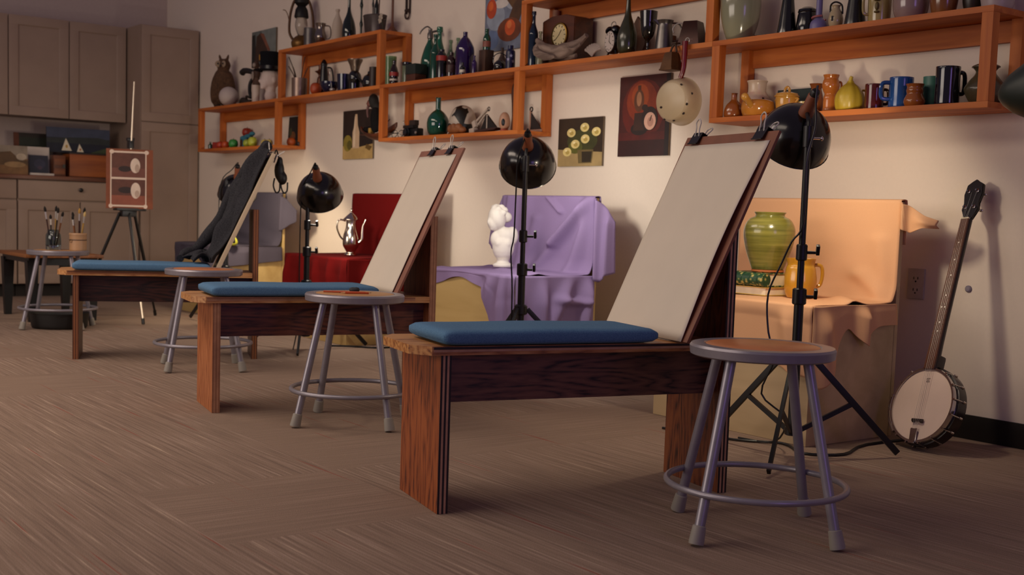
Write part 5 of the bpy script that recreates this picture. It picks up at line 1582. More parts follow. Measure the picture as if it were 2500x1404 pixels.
MB().box((0.008, -0.0222, 0.068), (0.0025, 0.0008, 0.026), (0, 2.2, 0)).box((0.003, -0.0222, 0.090), (0.002, 0.0008, 0.034), (0, 0.2, 0)).build('hand', black_m, t)
for s_ in (-1, 1):
    MB().lathe([(0.026, 0), (0.025, 0.008), (0.017, 0.018), (0.004, 0.023), (0, 0.023)], (s_ * 0.030, 0, 0.129), 20, Euler((0, s_ * 0.45, 0)).to_matrix()).build('bell', blk, t)
    MB().cyl((s_ * 0.036, -0.002, 0.026), (s_ * 0.050, -0.006, 0.0005), 0.006, 0.004, 10).build('foot', blk, t)
MB().tube([(-0.026, 0, 0.150), (-0.020, 0, 0.166), (0, 0, 0.172), (0.020, 0, 0.166), (0.026, 0, 0.150)], 0.0025, 8).box((0, 0, 0.142), (0.005, 0.008, 0.022)).build('carrying_loop', silver, t)
pot('gourd_bottle', 'dark green long-necked gourd bottle behind which a brown gourd leans', 'bottle', -4.452, 3.965, M_, 0.322, 0.049, [(.60, 0), (.88, .05), (1, .17), (.92, .32), (.62, .46), (.36, .57), (.24, .71), (.20, .9), (.22, 1)], M('#33331f', .2, var=.3, scale=24, coat=.3))
t = thing('dried_leaf', 'brown pointed wooden paddle leaning behind the gourd bottle', 'paddle', (-4.525, 4.095, M_ + .002))
MB().prism([(-0.050, 0.05), (-0.015, 0.0), (0.030, 0.0), (0.062, 0.06), (0.058, 0.12), (0.02, 0.17), (-0.020, 0.212), (-0.052, 0.16), (-0.062, 0.10)], 0.014, Matrix.Rotation(-0.10, 4, 'X'), 0.003).build('blade', wood('#4a2a16', '#6e4426', 'z', 5, 8, .6), t)
pot('goblet', 'large dark glass goblet to the right of the gourd bottle', 'goblet', -4.343, 4.0, M_, 0.198, 0.043, 'goblet', M('#17140f', .08, var=.2, coat=.5), True)
pot('brass_shell', 'small brown copper cup with torn rim behind the goblet', 'cup', -4.285, 4.085, M_, 0.085, 0.035, 'cup', M('#6b3c22', .35, .5), True)
pw = M('#6f6a66', .32, .85, var=.1)
t = potx('pewter_pitcher', 'grey pewter pitcher with a wire-thin handle to the right', 'pitcher', -4.228, 4.0, M_, 0.143, 0.046, [(1, 0), (1, .03), (.95, .10), (.80, .62), (.72, .84), (.78, .92), (.90, 1)], pw, True)
handle(IMG_R, 0.036, 0.132, 0.042, 0.05, 0.040, 0.004, pw, t)
a_ = math.radians(IMG_R + 180)
MB().prism([(0.028, 0.118), (0.058, 0.146), (0.030, 0.143)], 0.026, Matrix.Rotation(a_, 4, 'Z'), 0.002).build('spout', pw, t)
t = thing('copper_pot', 'dark brown tapered copper pot at the right end of the clock shelf', 'pot', (-4.060, 4.02, M_))
MB().lathe([(0, 0), (0.075, 0), (0.076, 0.006), (0.050, 0.118), (0.046, 0.122), (0.042, 0.118), (0.06, 0.01), (0, 0.008)], n=4, rot=Matrix.Rotation(PI / 4 + .35, 3, 'Z'), caps=False).build('body', M('#37190f', .35, .5, var=.25), t)
MB().tube([(-0.030, -0.01, 0.112), (-0.072, -0.03, 0.118), (-0.092, -0.04, 0.095), (-0.085, -0.04, 0.075)], 0.0028, 8).build('wire_handle', silver, t)

# ---- hanging from the clock shelf
t = thing('cowbell', 'rusty brown cowbell hanging from the front of the clock shelf', 'bell', (-4.052, YS - 0.030, 1.60))
rst = M('#5a3a1e', .55, .5, var=.25)
MB().lathe([(0.052, -0.122), (0.053, -0.118), (0.036, -0.052), (0.030, -0.040), (0.0, -0.038)], n=4, rot=Matrix.Rotation(PI / 4, 3, 'Z'), sx=1.0, sy=1.0, caps=False).build('body', rst, t)
MB().box((0, 0, -0.118), (0.082, 0.078, 0.008), None, 0.002).build('lip', rst, t)
MB().tube([(-0.02, 0.01, -0.038), (-0.014, 0.012, -0.018), (0, 0.016, 0.000), (0.014, 0.012, -0.018), (0.02, 0.01, -0.038)], 0.005, 8).box((0, 0.022, 0.004), (0.030, 0.03, 0.006), None, .001).build('strap', M('#3a2616', .7), t)
en = M('#c4b08c', .35, var=.05, scale=12)
chip = M('#2a1a12', .8, var=0)
t = thing('enamel_saucepan', 'chipped cream enamel saucepan hanging by its red handle', 'saucepan', (-3.985, YS - 0.055, 1.335))
axp = Vector((0.12, -0.99, -0.05)).normalized()       # bottom of the pan faces this way
qp = axp.to_track_quat('Z', 'Y').to_matrix()
MB().lathe(catmull([(0.104, -0.045), (0.108, -0.044), (0.103, -0.030), (0.098, 0.012), (0.090, 0.032), (0.080, 0.040)], 3) + [(0, 0.041)], n=48, rot=qp, caps=False).lathe([(0.104, -0.045), (0.098, -0.030), (0.094, 0.01), (0.08, 0.034), (0, 0.036)], n=48, rot=qp, caps=False).ring(qp @ Vector((0, 0, -0.045)), 0.106, 0.0032, 48, 8, qp).build('pan', en, t)
mb = MB()
for r_, a_, z_, sz in ((0.092, 2.0, 0.0285, 0.008), (0.088, 0.9, 0.034, 0.006), (0.088, -0.2, 0.034, 0.007), (0.089, -0.7, 0.033, 0.007), (0.060, 3.6, 0.0405, 0.006), (0.087, -2.0, 0.034, 0.006), (0.088, -1.4, 0.0335, 0.006), (0.099, 0.3, 0.008, 0.006)):
    mb.ell(qp @ Vector((r_ * math.cos(a_), r_ * math.sin(a_), z_)), (sz * 1.3, sz * .9, 0.003), qp.to_euler(), 10, 6)
mb.build('chip', chip, t)['kind'] = 'stuff'
upv = (Vector((0, 0, 1)) - axp * axp.z).normalized()
hb_ = upv * 0.103 - axp * 0.028
MB().tube([hb_, hb_ + Vector((0.012, 0.006, 0.05)), hb_ + Vector((0.012, 0.010, 0.165))], lambda k: 0.0105 + 0.003 * k, 12).build('handle', M('#6e0f12', .25, var=.1, coat=.3), t)
MB().ring(hb_ + Vector((0.012, 0.022, 0.170)), 0.012, 0.0022, 20, 6, Euler((PI / 2, 0, 0)).to_matrix()).cyl(hb_ + Vector((0.012, 0.018, 0.172)), hb_ + Vector((0.012, 0.050, 0.178)), 0.0022, n=6).build('hanging_ring', silver, t)

# ---- bottle shelf, top board
grn = lambda c='#0d4a36': M(c, .05, var=.15, scale=20, coat=.5)
pot('glass_tumbler', 'tall pale green glass tumbler behind the right post of the lantern shelf', 'tumbler', -6.83, 4.05, M_, 0.200, 0.040, 'cup', glass('#a8cf9c', .08, .7), True)
def labelled(name, label, x, y, z, h, r, prof, mat, lab, z0, z1, rl, capm=None, group=None, cap_h=0.012):
    t = potx(name, label, 'bottle', x, y, z, h, r, prof, mat, group=group)
    MB().lathe([(rl, z0 * h), (rl + .0008, z0 * h + .0005), (rl + .0008, z1 * h - .0005), (rl, z1 * h)], n=28, caps=False).build('paper_label', lab, t)
    if capm:
        MB().lathe([(r * .5, h - .004), (r * .52, h), (r * .5, h + cap_h), (0, h + cap_h)], n=20).build('cap', capm, t)
    return t
redl, whl = M('#8f1f16', .5), M('#c9c0b0', .6)
t = labelled('soda_bottle', 'small brown soda bottle with a red label by the lantern shelf post', -6.632, 3.96, M_, 0.150, 0.029, [(.85, 0), (1, .05), (.90, .30), (1, .48), (.75, .66), (.42, .82), (.40, .96), (.45, 1)], M('#1e0d07', .08, coat=.5), redl, .34, .50, 0.0298)
MB().lathe([(0.0275, 0.022), (0.0285, 0.0225), (0.0285, 0.033), (0.0275, 0.0335)], n=28, caps=False).build('paper_label', whl, t)
t = potx('storage_jar', 'small clear jar with a black lid left of the dark wooden box', 'jar', -6.487, 3.965, M_, 0.105, 0.030, 'cyl', glass('#7c8a70', .06, .7))
MB().lathe([(0.030, 0.104), (0.031, 0.106), (0.031, 0.124), (0.028, 0.127), (0, 0.127)], n=28).build('lid', blk, t)
t = thing('small_chest', 'small dark green chest with a brown base among the green bottles', 'chest', (-6.385, 3.970, M_))
MB().box((0, 0, 0.022), (0.105, 0.08, 0.044), None, .002).build('base', M('#4a2412', .5), t)
MB().box((0, 0, 0.075), (0.112, 0.086, 0.062), None, .003).build('lid', M('#17221d', .5), t)
t = potx('soda_siphon', 'dark green glass soda siphon with a metal spout', 'siphon', -6.40, 4.075, M_, 0.275, 0.056, [(.92, 0), (1, .03), (1, .40), (.92, .56), (.62, .78), (.30, .93), (.26, 1)], grn())
MB().lathe([(0.015, 0.272), (0.018, 0.275), (0.018, 0.305), (0.012, 0.315), (0.012, 0.335), (0, 0.338)], n=18).tube([bx * 0.01 + Vector((0, 0, 0.315)), bx * 0.045 + Vector((0, 0, 0.322)), bx * 0.062 + Vector((0, 0, 0.298))], 0.007, 8).tube([bx * 0.008 + Vector((0, 0, 0.330)), bx * -0.02 + Vector((0, 0, 0.348)), bx * -0.052 + Vector((0, 0, 0.325)), bx * -0.066 + Vector((0, 0, 0.300))], 0.0045, 8).build('spout_head', pw, t)
pot('green_bottle', 'dark green bottle standing before the tall green one', 'bottle', -6.195, 3.985, M_, 0.270, 0.032, 'bottle', grn('#0c3f2e'), group=None)
pot('green_bottle', 'tallest green bottle, with a ringed lip, behind the others', 'bottle', -6.292, 4.075, M_, 0.335, 0.032, [(.9, 0), (1, .03), (1, .50), (.85, .62), (.46, .76), (.42, .90), (.58, .91), (.58, .99), (.5, 1)], grn('#0f5a40'))
clr = glass('#8fae92', .05, .85)
pot('clear_bottle', 'clear pale glass bottle behind the red-labelled black bottle, left of a pair', 'bottle', -6.205, 4.10, M_, 0.25, 0.026, 'bottle', clr)
pot('clear_bottle', 'clear pale glass bottle behind the brown bottle, right of a pair', 'bottle', -6.125, 4.10, M_, 0.255, 0.026, 'bottle', clr)
labelled('round_bottle', 'black round-shouldered bottle with a red label beside the green bottle', -6.085, 3.96, M_, 0.168, 0.033, [(.9, 0), (1, .04), (1, .66), (.88, .82), (.5, .92), (.5, 1)], M('#0d0b0b', .1, coat=.4), redl, .60, .78, 0.0334)
labelled('brown_bottle', 'brown glass bottle between the black bottle and the large purple one', -6.02, 3.985, M_, 0.148, 0.030, [(.9, 0), (1, .04), (1, .62), (.80, .78), (.48, .88), (.46, 1)], M('#2a140a', .08, coat=.5), M('#3a1c12', .5), .20, .50, 0.0304)
pot('purple_bottle', 'large deep purple glass bottle in the middle of the bottle shelf', 'bottle', -5.932, 4.02, M_, 0.262, 0.055, [(.94, 0), (1, .03), (1, .56), (.88, .70), (.50, .84), (.26, .90), (.24, .98), (.26, 1)], M('#20063f', .05, var=.25, scale=14, coat=.6))
labelled('ink_bottle', 'tiny black bottle with a pale label before the large purple bottle', -5.842, 3.945, M_, 0.072, 0.017, 'bottle', blk, whl, .18, .42, 0.0173)
pot('purple_bottle', 'small slim purple bottle right of the large purple one', 'bottle', -5.738, 3.955, M_, 0.103, 0.015, 'bottle', M('#2c0f4a', .08, coat=.5))
t = thing('wooden_block', 'brown wooden block carrying a labelled green bottle', 'block', (-5.727, 4.03, M_))
MB().box((0, 0, 0.07), (0.062, 0.062, 0.14), None, .004).build('body', wood('#2e1a10', '#4a2c1a', 'z', 6, 8), t)
labelled('green_bottle', 'small labelled green bottle standing on the brown wooden block', -5.727, 4.03, M_ + 0.1405, 0.112, 0.022, [(.9, 0), (1, .05), (1, .55), (.75, .72), (.50, .82), (.50, 1)], grn('#0c4028'), M('#7a4030', .5), .15, .45, 0.0224, grn('#0c4028'), cap_h=.008)
pot('brown_gourd', 'lumpy brown gourd behind the labelled green bottle', 'gourd', -5.655, 4.09, M_, 0.155, 0.034, 'gourd', M('#38241a', .6, var=.3))
t = potx('small_kettle', 'small dark kettle with an arched handle', 'kettle', -5.515, 3.975, M_, 0.062, 0.036, [(.80, 0), (1, .25), (.95, .65), (.55, .92), (.30, 1)], blk)
MB().tube([(0.036 * math.cos(math.radians(IMG_R)) * -1, 0.036 * math.sin(math.radians(IMG_R)) * -1, 0.045), bx * -0.034 + Vector((0, 0, 0.082)), Vector((0, 0, 0.101)), bx * 0.034 + Vector((0, 0, 0.082)), bx * 0.035 + Vector((0, 0, 0.045))], 0.0028, 8).build('handle', blk, t)
t = potx('blue_tin', 'small dark blue tin with pale star shapes by the clock shelf post', 'tin', -5.418, 3.975, M_, 0.132, 0.026, [(.98, 0), (1, .02), (1, .70), (.80, .80), (.62, .86), (.62, 1)], M('#14183a', .3, var=.1))
mb = MB()
for k, (da, dz) in enumerate(((-0.5, 0.055), (0.1, 0.075), (0.6, 0.045))):
    a_ = math.radians(IMG_R - 90) + da
    sp_ = [(0.011 * (1 if i_ % 2 == 0 else .45) * math.sin(PI * i_ / 5), 0.011 * (1 if i_ % 2 == 0 else .45) * math.cos(PI * i_ / 5)) for i_ in range(10)]
    mb.prism(sp_, 0.001, Matrix.Translation((0.0262 * math.cos(a_), 0.0262 * math.sin(a_), dz)) @ Matrix.Rotation(a_ + PI / 2, 4, 'Z'))
mb.build('star', M('#8d8aa8', .5, var=0), t)

# ---- bottle shelf, lower board
t = thing('wooden_boat', 'small brown wooden boat with a curved hull on the lower board end', 'boat', (-6.93, 4.03, L_))
hull = MB()
def hull_fn(u, v):
    x = -0.23 + 0.46 * u
    k = (u - 0.5) * 2
    w_ = 0.038 * (1 - abs(k) ** 2.5) + 0.002
    a_ = PI * v
    keel = 0.055 * abs(k) ** 2.4 * (1.0 if k > 0 else 0.85)
    return Vector((x, w_ * math.cos(a_), 0.040 + keel - (0.040 + 0.0 * keel) * math.sin(a_) * (1 - .3 * abs(k)) + 0.012 * abs(k)))
hull.grid(hull_fn, 30, 12)
hull.build('hull', wood('#3a1a0c', '#6b3417', 'x', 6, 10, .5), t, solid=0.006)
MB().box((0, 0, 0.040), (0.40, 0.056, 0.004)).build('deck', M('#4a2412', .6), t)
MB().box((-0.085, -0.010, 0.062), (0.030, 0.02, 0.040), None, .004).build('ochre_bundle', M('#a8803a', .6), t)
MB().box((0.05, -0.015, 0.068), (0.016, 0.02, 0.050), None, .003).build('pink_bundle', M('#a86a58', .6), t)
MB().ell((0.085, -0.012, 0.066), (0.014, 0.012, 0.022)).build('pale_bundle', M('#c4ab90', .6), t)
MB().tube([(0.05, -0.02, 0.055), (0.12, -0.025, 0.09), (0.19, -0.03, 0.125)], 0.003, 6).build('oar', M('#2a1610', .5), t)
t = thing('hooded_doll', 'dark hooded doll seated in the wooden boat', 'doll', (-7.00, 4.030, L_ + 0.044))
t.scale = (.96, .96, .96)
dkc = fabric('#0f0d0e', '#1c1a1a', 200)
blob('robe', [((0.02, 0.004, 0.105), (0.045, 0.032, 0.085)), ((0.03, 0.0, 0.050), (0.052, 0.024, 0.045)), ((-0.055, 0.0, 0.030), (0.055, 0.022, 0.024)), ((-0.105, -0.002, 0.028), (0.018, 0.018, 0.024))], dkc, t, (0, 0, 0), 0.006, 5)
blob('hood', [((-0.002, 0.0, 0.222), (0.040, 0.036, 0.052)), ((0.012, 0.015, 0.185), (0.034, 0.030, 0.04))], M('#17140f', .8, var=.2), t, (0, 0, 0), 0.005, 4)
MB().ell((-0.020, -0.024, 0.205), (0.020, 0.015, 0.026)).ell((-0.024, -0.039, 0.203), (0.004, 0.005, 0.006)).build('face', M('#6e3f34', .6), t)
MB().tube([(-0.012, -0.036, 0.185), (-0.014, -0.040, 0.150), (-0.008, -0.038, 0.110)], lambda k: 0.010 - 0.004 * k, 8).build('scarf', M('#6b4a46', .8), t)
t = thing('folding_camera', 'old black folding camera with a boxy viewfinder', 'camera', (-6.475, 4.0, L_))
MB().box((0, 0.02, 0.030), (0.150, 0.05, 0.060), None, .010).box((-0.008, 0.0, 0.068), (0.118, 0.04, 0.018), None, .002).build('body', M('#0c0c0e', .4, var=0), t)
MB().lathe([(0.030, 0), (0.030, 0.012), (0.022, 0.014), (0.022, 0.026), (0.014, 0.028), (0, 0.022)], (-0.03, -0.004, 0.034), 28, RX).build('lens', M('#19191c', .2, var=0), t)
MB().box((0.022, 0.006, 0.092), (0.068, 0.030, 0.032), None, .002).build('viewfinder', M('#2a201c', .4), t)
MB().cyl((0.068, -0.006, 0.030), (0.068, -0.012, 0.030), 0.008, n=14).box((-0.070, -0.008, 0.045), (0.006, 0.006, 0.09)).tube([(-0.07, -0.008, 0.085), (-0.082, -0.01, 0.10), (-0.066, -0.01, 0.108)], 0.003, 6).build('chrome_fitting', silver, t)
t = thing('wire_spectacles', 'wire-framed round spectacles propped against the folding camera', 'spectacles', (-6.585, 3.965, L_))
RS = Euler((PI / 2 - .3, 0, .2)).to_matrix()
MB().ring((-0.030, 0, 0.026), 0.024, 0.002, 28, 6, RS).ring((0.026, 0.010, 0.026), 0.024, 0.002, 28, 6, RS).tube([(-0.006, 0.004, 0.03), (-0.002, 0.002, 0.036), (0.002, 0.006, 0.03)], 0.0018, 6).tube([(-0.054, -0.004, 0.030), (-0.05, 0.04, 0.034), (-0.04, 0.075, 0.01)], 0.0016, 6).build('wire_frame', black_m, t)
t = potx('glass_demijohn', 'round dark green glass bottle with a straight neck on the lower board', 'bottle', -6.171, 4.0, L_, 0.230, 0.067, 'globe', grn('#0b4534'))
t = thing('patterned_helmet', 'dark dome patterned with pale patches behind the leather glove', 'helmet', (-5.985, 4.055, L_ + .001))
def patches():
    m, N, L, b = nodes('patched_leather')
    mp = tc(N, L)
    n = N.new('ShaderNodeTexVoronoi')
    n.inputs['Scale'].default_value = 17
    L.new(mp.outputs[0], n.inputs['Vector'])
    sc_ = N.new('ShaderNodeSeparateColor')
    L.new(n.outputs['Color'], sc_.inputs[0])
    r = ramp(N, [(0.55, lin('#17150f')), (0.57, lin('#b8aa98'))])
    r.color_ramp.interpolation = 'CONSTANT'
    L.new(sc_.outputs[0], r.inputs[0])
    L.new(r.outputs[0], b.inputs['Base Color'])
    b.inputs['Roughness'].default_value = 0.4
    return m
MB().lathe(catmull([(0.080, 0.0), (0.086, 0.04), (0.080, 0.10), (0.055, 0.155), (0.02, 0.175), (0, 0.177)], 4), n=36).build('shell', patches(), t)
MB().ring((0, 0, 0.006), 0.084, 0.005, 40, 8).tube([(0.06, -0.06, 0.01), (0.072, -0.05, 0.075), (0.03, -0.045, 0.150)], 0.003, 6).build('trim', M('#1c1a12', .5), t)
tag(blob('leather_glove', [((0, 0, 0.028), (0.062, 0.035, 0.028)), ((-0.04, -0.006, 0.030), (0.026, 0.03, 0.030)), ((0.03, -0.008, 0.040), (0.028, 0.024, 0.022)), ((0.06, 0, 0.024), (0.022, 0.024, 0.020)), ((-0.005, -0.018, 0.045), (0.020, 0.016, 0.018))], M('#8a532c', .6, var=.15), None, (-5.90, 3.955, L_), 0.005, 4), 'crumpled tan leather glove before the patterned dome', 'glove')
t = thing('toy_sailing_boat', 'black and white wooden model of triangular shapes right of the glove', 'model', (-5.66, 4.0, L_ + .004))
bw_w, bw_b = M('#b8a898', .5, var=.05), M('#1c1512', .5, var=.1)
MB().prism([(-0.09, 0.0), (0.11, 0.012), (0.13, 0.022), (0.11, 0.026), (-0.08, 0.014)], 0.05, None, .002).build('base', M('#3a201a', .5), t)
MB().prism([(-0.055, 0.016), (0.10, 0.026), (0.0, 0.105)], 0.012, None, .001).build('sail', bw_b, t)
MB().prism([(-0.105, 0.072), (-0.100, 0.062), (0.012, 0.128), (0.004, 0.138)], 0.014, None, .001).prism([(-0.085, 0.052), (-0.080, 0.044), (-0.012, 0.098), (-0.018, 0.104)], 0.014, None, .001).prism([(0.004, 0.02), (0.014, 0.02), (0.012, 0.10), (0.004, 0.10)], 0.016, None, .001).box((-0.105, -0.01, 0.050), (0.030, 0.02, 0.040), (0, -.4, 0), .003).box((-0.115, -0.012, 0.014), (0.050, 0.03, 0.026), (0, -.1, 0), .003).build('pale_strip', bw_w, t)
MB().ring((0.018, -0.002, 0.132), 0.011, 0.003, 20, 6, RX).build('ring', pw, t)
t = thing('carved_post', 'slim brown carved wooden figure by the right post of the bottle shelf', 'carving', (-5.500, 4.085, L_))
MB().lathe(catmull([(0.030, 0), (0.032, 0.03), (0.026, 0.09), (0.030, 0.17), (0.034, 0.23), (0.026, 0.27), (0.012, 0.285), (0, 0.287)], 4), n=16, sx=1.1, sy=.7).box((0.0, -0.018, 0.15), (0.010, 0.012, 0.16), None, .004).box((0.022, -0.014, 0.17), (0.010, 0.012, 0.13), None, .004).build('figure', wood('#4a2a1c', '#6e4430', 'z', 6, 8, .6), t)
t = thing('painted_egg', 'pale pinkish egg with a dark patch beside the bottle shelf post', 'ornament', (-5.455, 3.975, L_))
MB().lathe(catmull([(0.0, 0.012), (0.020, 0.016), (0.032, 0.045), (0.026, 0.085), (0.012, 0.104), (0, 0.107)], 4), n=24).build('egg', M('#b58a6e', .5, var=.08), t)
MB().ell((0.018, -0.022, 0.050), (0.011, 0.008, 0.020), (0, 0, .6)).build('dark_patch', M('#16171d', .5, var=0), t)
MB().lathe([(0.020, 0), (0.024, 0.004), (0.022, 0.012), (0.016, 0.017)], n=20).build('stand', M('#a8503a', .5), t)
t = thing('framed_triangle', 'small pale frame with a dark triangle leaning under the clock shelf', 'frame', (-5.335, 4.105, L_ + .001))
mb = MB().box((0, 0, 0.004 + .004), (0.115, 0.012, 0.016)).box((-0.052, 0, 0.065), (0.010, 0.012, 0.115)).build('frame', M('#a8806a', .6), t)
MB().prism([(-0.045, 0.016), (0.052, 0.016), (-0.045, 0.108)], 0.006).build('triangle', M('#231814', .6), t)
MB().ring((-0.045, -0.002, 0.128), 0.012, 0.0035, 20, 6, RX).build('ring', black_m, t)

# ---- lantern shelf, top board
t = thing('hurricane_lantern', 'rusty hurricane lantern with a glass chimney at the left of the top shelf', 'lantern', (-8.05, 4.02, U_))
rs = M('#4a2f1a', .45, .6, var=.3, scale=40)
dkm = M('#14110f', .5, .4, var=.1)
MB().lathe(catmull([(0.030, 0.0), (0.055, 0.004), (0.068, 0.025), (0.070, 0.055), (0.050, 0.085), (0.030, 0.10)], 4), n=32).build('fuel_tank', M('#6b4a1e', .4, .6, var=.25), t)
MB().lathe(catmull([(0.026, 0.105), (0.034, 0.125), (0.046, 0.17), (0.040, 0.215), (0.030, 0.235)], 4), n=28, caps=False).build('glass_chimney', glass('#d9cfc0', .08, .7), t)
MB().lathe([(0.048, 0.225), (0.052, 0.235), (0.044, 0.285), (0.030, 0.31), (0.050, 0.33), (0.052, 0.36), (0.030, 0.385), (0, 0.39)], n=28).build('hood', dkm, t)
for s_ in (-1, 1):
    MB().tube([bx * (s_ * 0.050) + Vector((0, 0, 0.06)), bx * (s_ * 0.085) + Vector((0, 0, 0.12)), bx * (s_ * 0.082) + Vector((0, 0, 0.24)), bx * (s_ * 0.060) + Vector((0, 0, 0.33)), bx * (s_ * 0.040) + Vector((0, 0, 0.36))], 0.0095, 10).build('air_tube', rs, t)
MB().tube([bx * -0.085 + Vector((0, 0, 0.18)), bx * -0.098 + Vector((0, 0, 0.24)), bx * -0.115 + Vector((0, 0, 0.275)), bx * -0.135 + Vector((0, 0, 0.28))], 0.003, 6).build('wire_bail', rs, t)
pot('tin_can', 'dull grey tin can beside the lantern', 'can', -7.872, 4.0, U_, 0.128, 0.043, 'cyl', M('#5f5a58', .4, .7, var=.1))
pwt = M('#8a8078', .2, .95, var=.08)
t = potx('silver_creamer', 'silver creamer jug with a looped handle between tin can and white bottle', 'creamer', -7.71, 4.0, U_, 0.150, 0.042, 'creamer', pwt, True)
handle(IMG_R, 0.034, 0.135, 0.036, 0.045, 0.036, 0.0045, pwt, t)
pot('white_bottle', 'matte white bottle on the top shelf beside the silver creamer', 'bottle', -7.52, 4.03, U_, 0.230, 0.040, 'bell', M('#b3a493', .7, var=.05))
pot('long_neck_bottle', 'dark green onion-shaped bottle with a very long neck', 'bottle', -7.303, 4.0, U_, 0.36, 0.047, 'long', M('#0e1712', .08, var=.2, coat=.4))
pot('candlestick', 'dark turned candlestick right of the long-necked bottle', 'candlestick', -7.225, 4.05, U_, 0.36, 0.026, 'stick', M('#10201c', .3, var=.2))
t = thing('galvanised_tub', 'small oval galvanised tub on the top shelf', 'tub', (-6.955, 4.0, U_))
MB().lathe([(0, 0), (0.075, 0), (0.080, 0.004), (0.096, 0.112), (0.099, 0.116), (0.096, 0.120), (0.090, 0.112), (0.072, 0.01), (0, 0.008)], n=40, sx=1.0, sy=.72, caps=False).build('body', M('#57504f', .45, .7, var=.12), t)
for s_ in (-1, 1):
    MB().tube([(s_ * 0.093, -0.018, 0.095), (s_ * 0.110, -0.012, 0.085), (s_ * 0.110, 0.012, 0.085), (s_ * 0.093, 0.018, 0.095)], 0.003, 6).build('handle', pw, t)
for dx_, hh, lab in ((-0.046, 0.30, 'dark carved bottle standing in the galvanised tub, left'), (0.000, 0.27, 'dark bottle standing in the galvanised tub, middle')):
    pot('dark_bottle', lab, 'bottle', -6.955 + dx_, 4.01, U_ + 0.0088, hh, 0.0175, 'stick' if dx_ < -.03 else 'bottle', M('#0f1512', .25, var=.3))
MB_ = MB().cyl((0, 0, 0), (0.012, 0, 0.215), 0.0045, n=8).ell((0.0125, 0, 0.222), (0.009, 0.006, 0.014))
tag(MB_.build('spoon', M('#4a3226', .5), loc=(-6.915, 4.0, U_ + .0085)), 'thin brown spoon upright at the right of the galvanised tub', 'spoon')
t = thing('dried_flower', 'dried white flower lying at the right of the galvanised tub', 'flower', (-6.845, 3.975, U_))
MB().tube([(0.045, 0.0, 0.004), (0.03, 0, 0.05), (0.008, 0, 0.095)], 0.003, 6).build('stem', M('#2a2a18', .7), t)
mb = MB()
for k in range(7):
    a_ = 2 * PI * k / 7
    mb.ell((0.006 + 0.014 * math.cos(a_), 0.004 * math.sin(a_) - .002, 0.088 + 0.022 * math.sin(a_)), (0.013, 0.005, 0.011), (0, -a_, 0), 8, 6)
mb.build('petals', M('#a89a88', .7), t)
pot('wooden_candlestick', 'tall brown wooden candlestick with a flared foot at the lantern shelf end', 'candlestick', -6.768, 4.02, U_, 0.30, 0.034, [(1, 0), (.95, .03), (.55, .08), (.28, .16), (.22, .40), (.24, 1)], wood('#4a2412', '#6b3a20', 'z', 5, 8))
t = thing('bridle_strap', 'brown leather strap with a buckle hanging on the wall above the bottles', 'strap', (-6.79, WY - 0.008, 2.07))
MB().box((-0.012, 0, 0.12), (0.014, 0.008, 0.24), None, .002).box((0.030, 0, 0.12), (0.012, 0.008, 0.24), None, .002).build('strap', M('#2a1810', .6), t)
MB().ring((0.006, -0.004, -0.006), 0.026, 0.005, 24, 8, RX).box((0.005, -0.004, 0.022), (0.05, 0.01, 0.016), None, .002).build('buckle', M('#4a3a30', .4, .6), t)

# ---- lantern shelf, inside
gm = M('#8a7468', .35, .7, var=.1)
t = potx('metal_crock', 'grey-brown metal pot stuffed with twigs inside the lantern shelf', 'pot', -7.985, 3.98, M_, 0.135, 0.056, [(.90, 0), (.95, .03), (.98, .5), (1, 1)], gm, True)
for k, (dx_, dz_) in enumerate(((-0.075, 0.27), (-0.045, 0.20), (0.06, 0.20), (0.035, 0.28), (-0.085, 0.21))):
    off = Vector((-bx.y, bx.x, 0)) * (0.012 * (k - 2))
    o = MB().tube([bx * (dx_ * .15) + off, bx * (dx_ * .45) + off + Vector((0, 0, dz_ * .6)), bx * dx_ + off + Vector((0, 0, dz_))], 0.0036, 6).build('twig', M('#3f2a1e', .8, var=.2), loc=(-7.985, 3.98, M_ + .012))
    tag(o, ('twig leaning left in the metal pot', 'short twig in the middle left of the metal pot', 'twig leaning right in the metal pot', 'longest upright twig in the metal pot', 'lowest twig hanging left out of the metal pot')[k], 'twig', 'twigs in the metal pot')
pot('copper_funnel', 'brown copper cup with a wide brim behind the metal pot', 'cup', -7.86, 4.085, M_, 0.225, 0.042, [(.60, 0), (.62, .55), (.40, .66), (.50, .74), (.95, .80), (1, .82), (.45, .86), (.40, 1)], M('#5a3420', .4, .5, var=.2))
t = potx('coffee_pot', 'tall black coffee pot with a side handle inside the lantern shelf', 'coffee pot', -7.745, 4.05, M_, 0.255, 0.036, [(1, 0), (1, .04), (.85, .40), (.72, .62), (.60, .80), (.66, .88), (.4, .96), (.2, 1)], M('#0e0f12', .3, var=.1))
handle(IMG_R, 0.026, 0.200, 0.032, 0.05, 0.034, 0.006, M('#0e0f12', .3, var=.1), t)
tag(lathe_body(PF['ball'], 0.040, 0.082).build('orange_ball', M('#9a3c14', .5, var=.12), loc=(-7.70, 3.965, M_)), 'orange-red round fruit between metal pot and navy bowl', 'fruit')
nb = glaze('#10122c', .1, 10, .12)
pot('navy_bowl', 'shallow navy blue bowl tilted beside the orange fruit', 'bowl', -7.50, 3.965, M_, 0.075, 0.064, 'bowl', nb, True)
t = thing('metal_ladle', 'thin pale metal ladle leaning between the two navy bowls', 'ladle', (-7.445, 3.938, M_ + .001))
MB().tube([(0.03, 0, 0.01), (0.0, 0.01, 0.07), (-0.03, 0.015, 0.13), (-0.018, 0.015, 0.15), (-0.008, 0.012, 0.135)], 0.0032, 6).build('handle', silver, t)
MB().ell((0.036, 0, 0.014), (0.022, 0.018, 0.012)).build('ladle_bowl', silver, t)
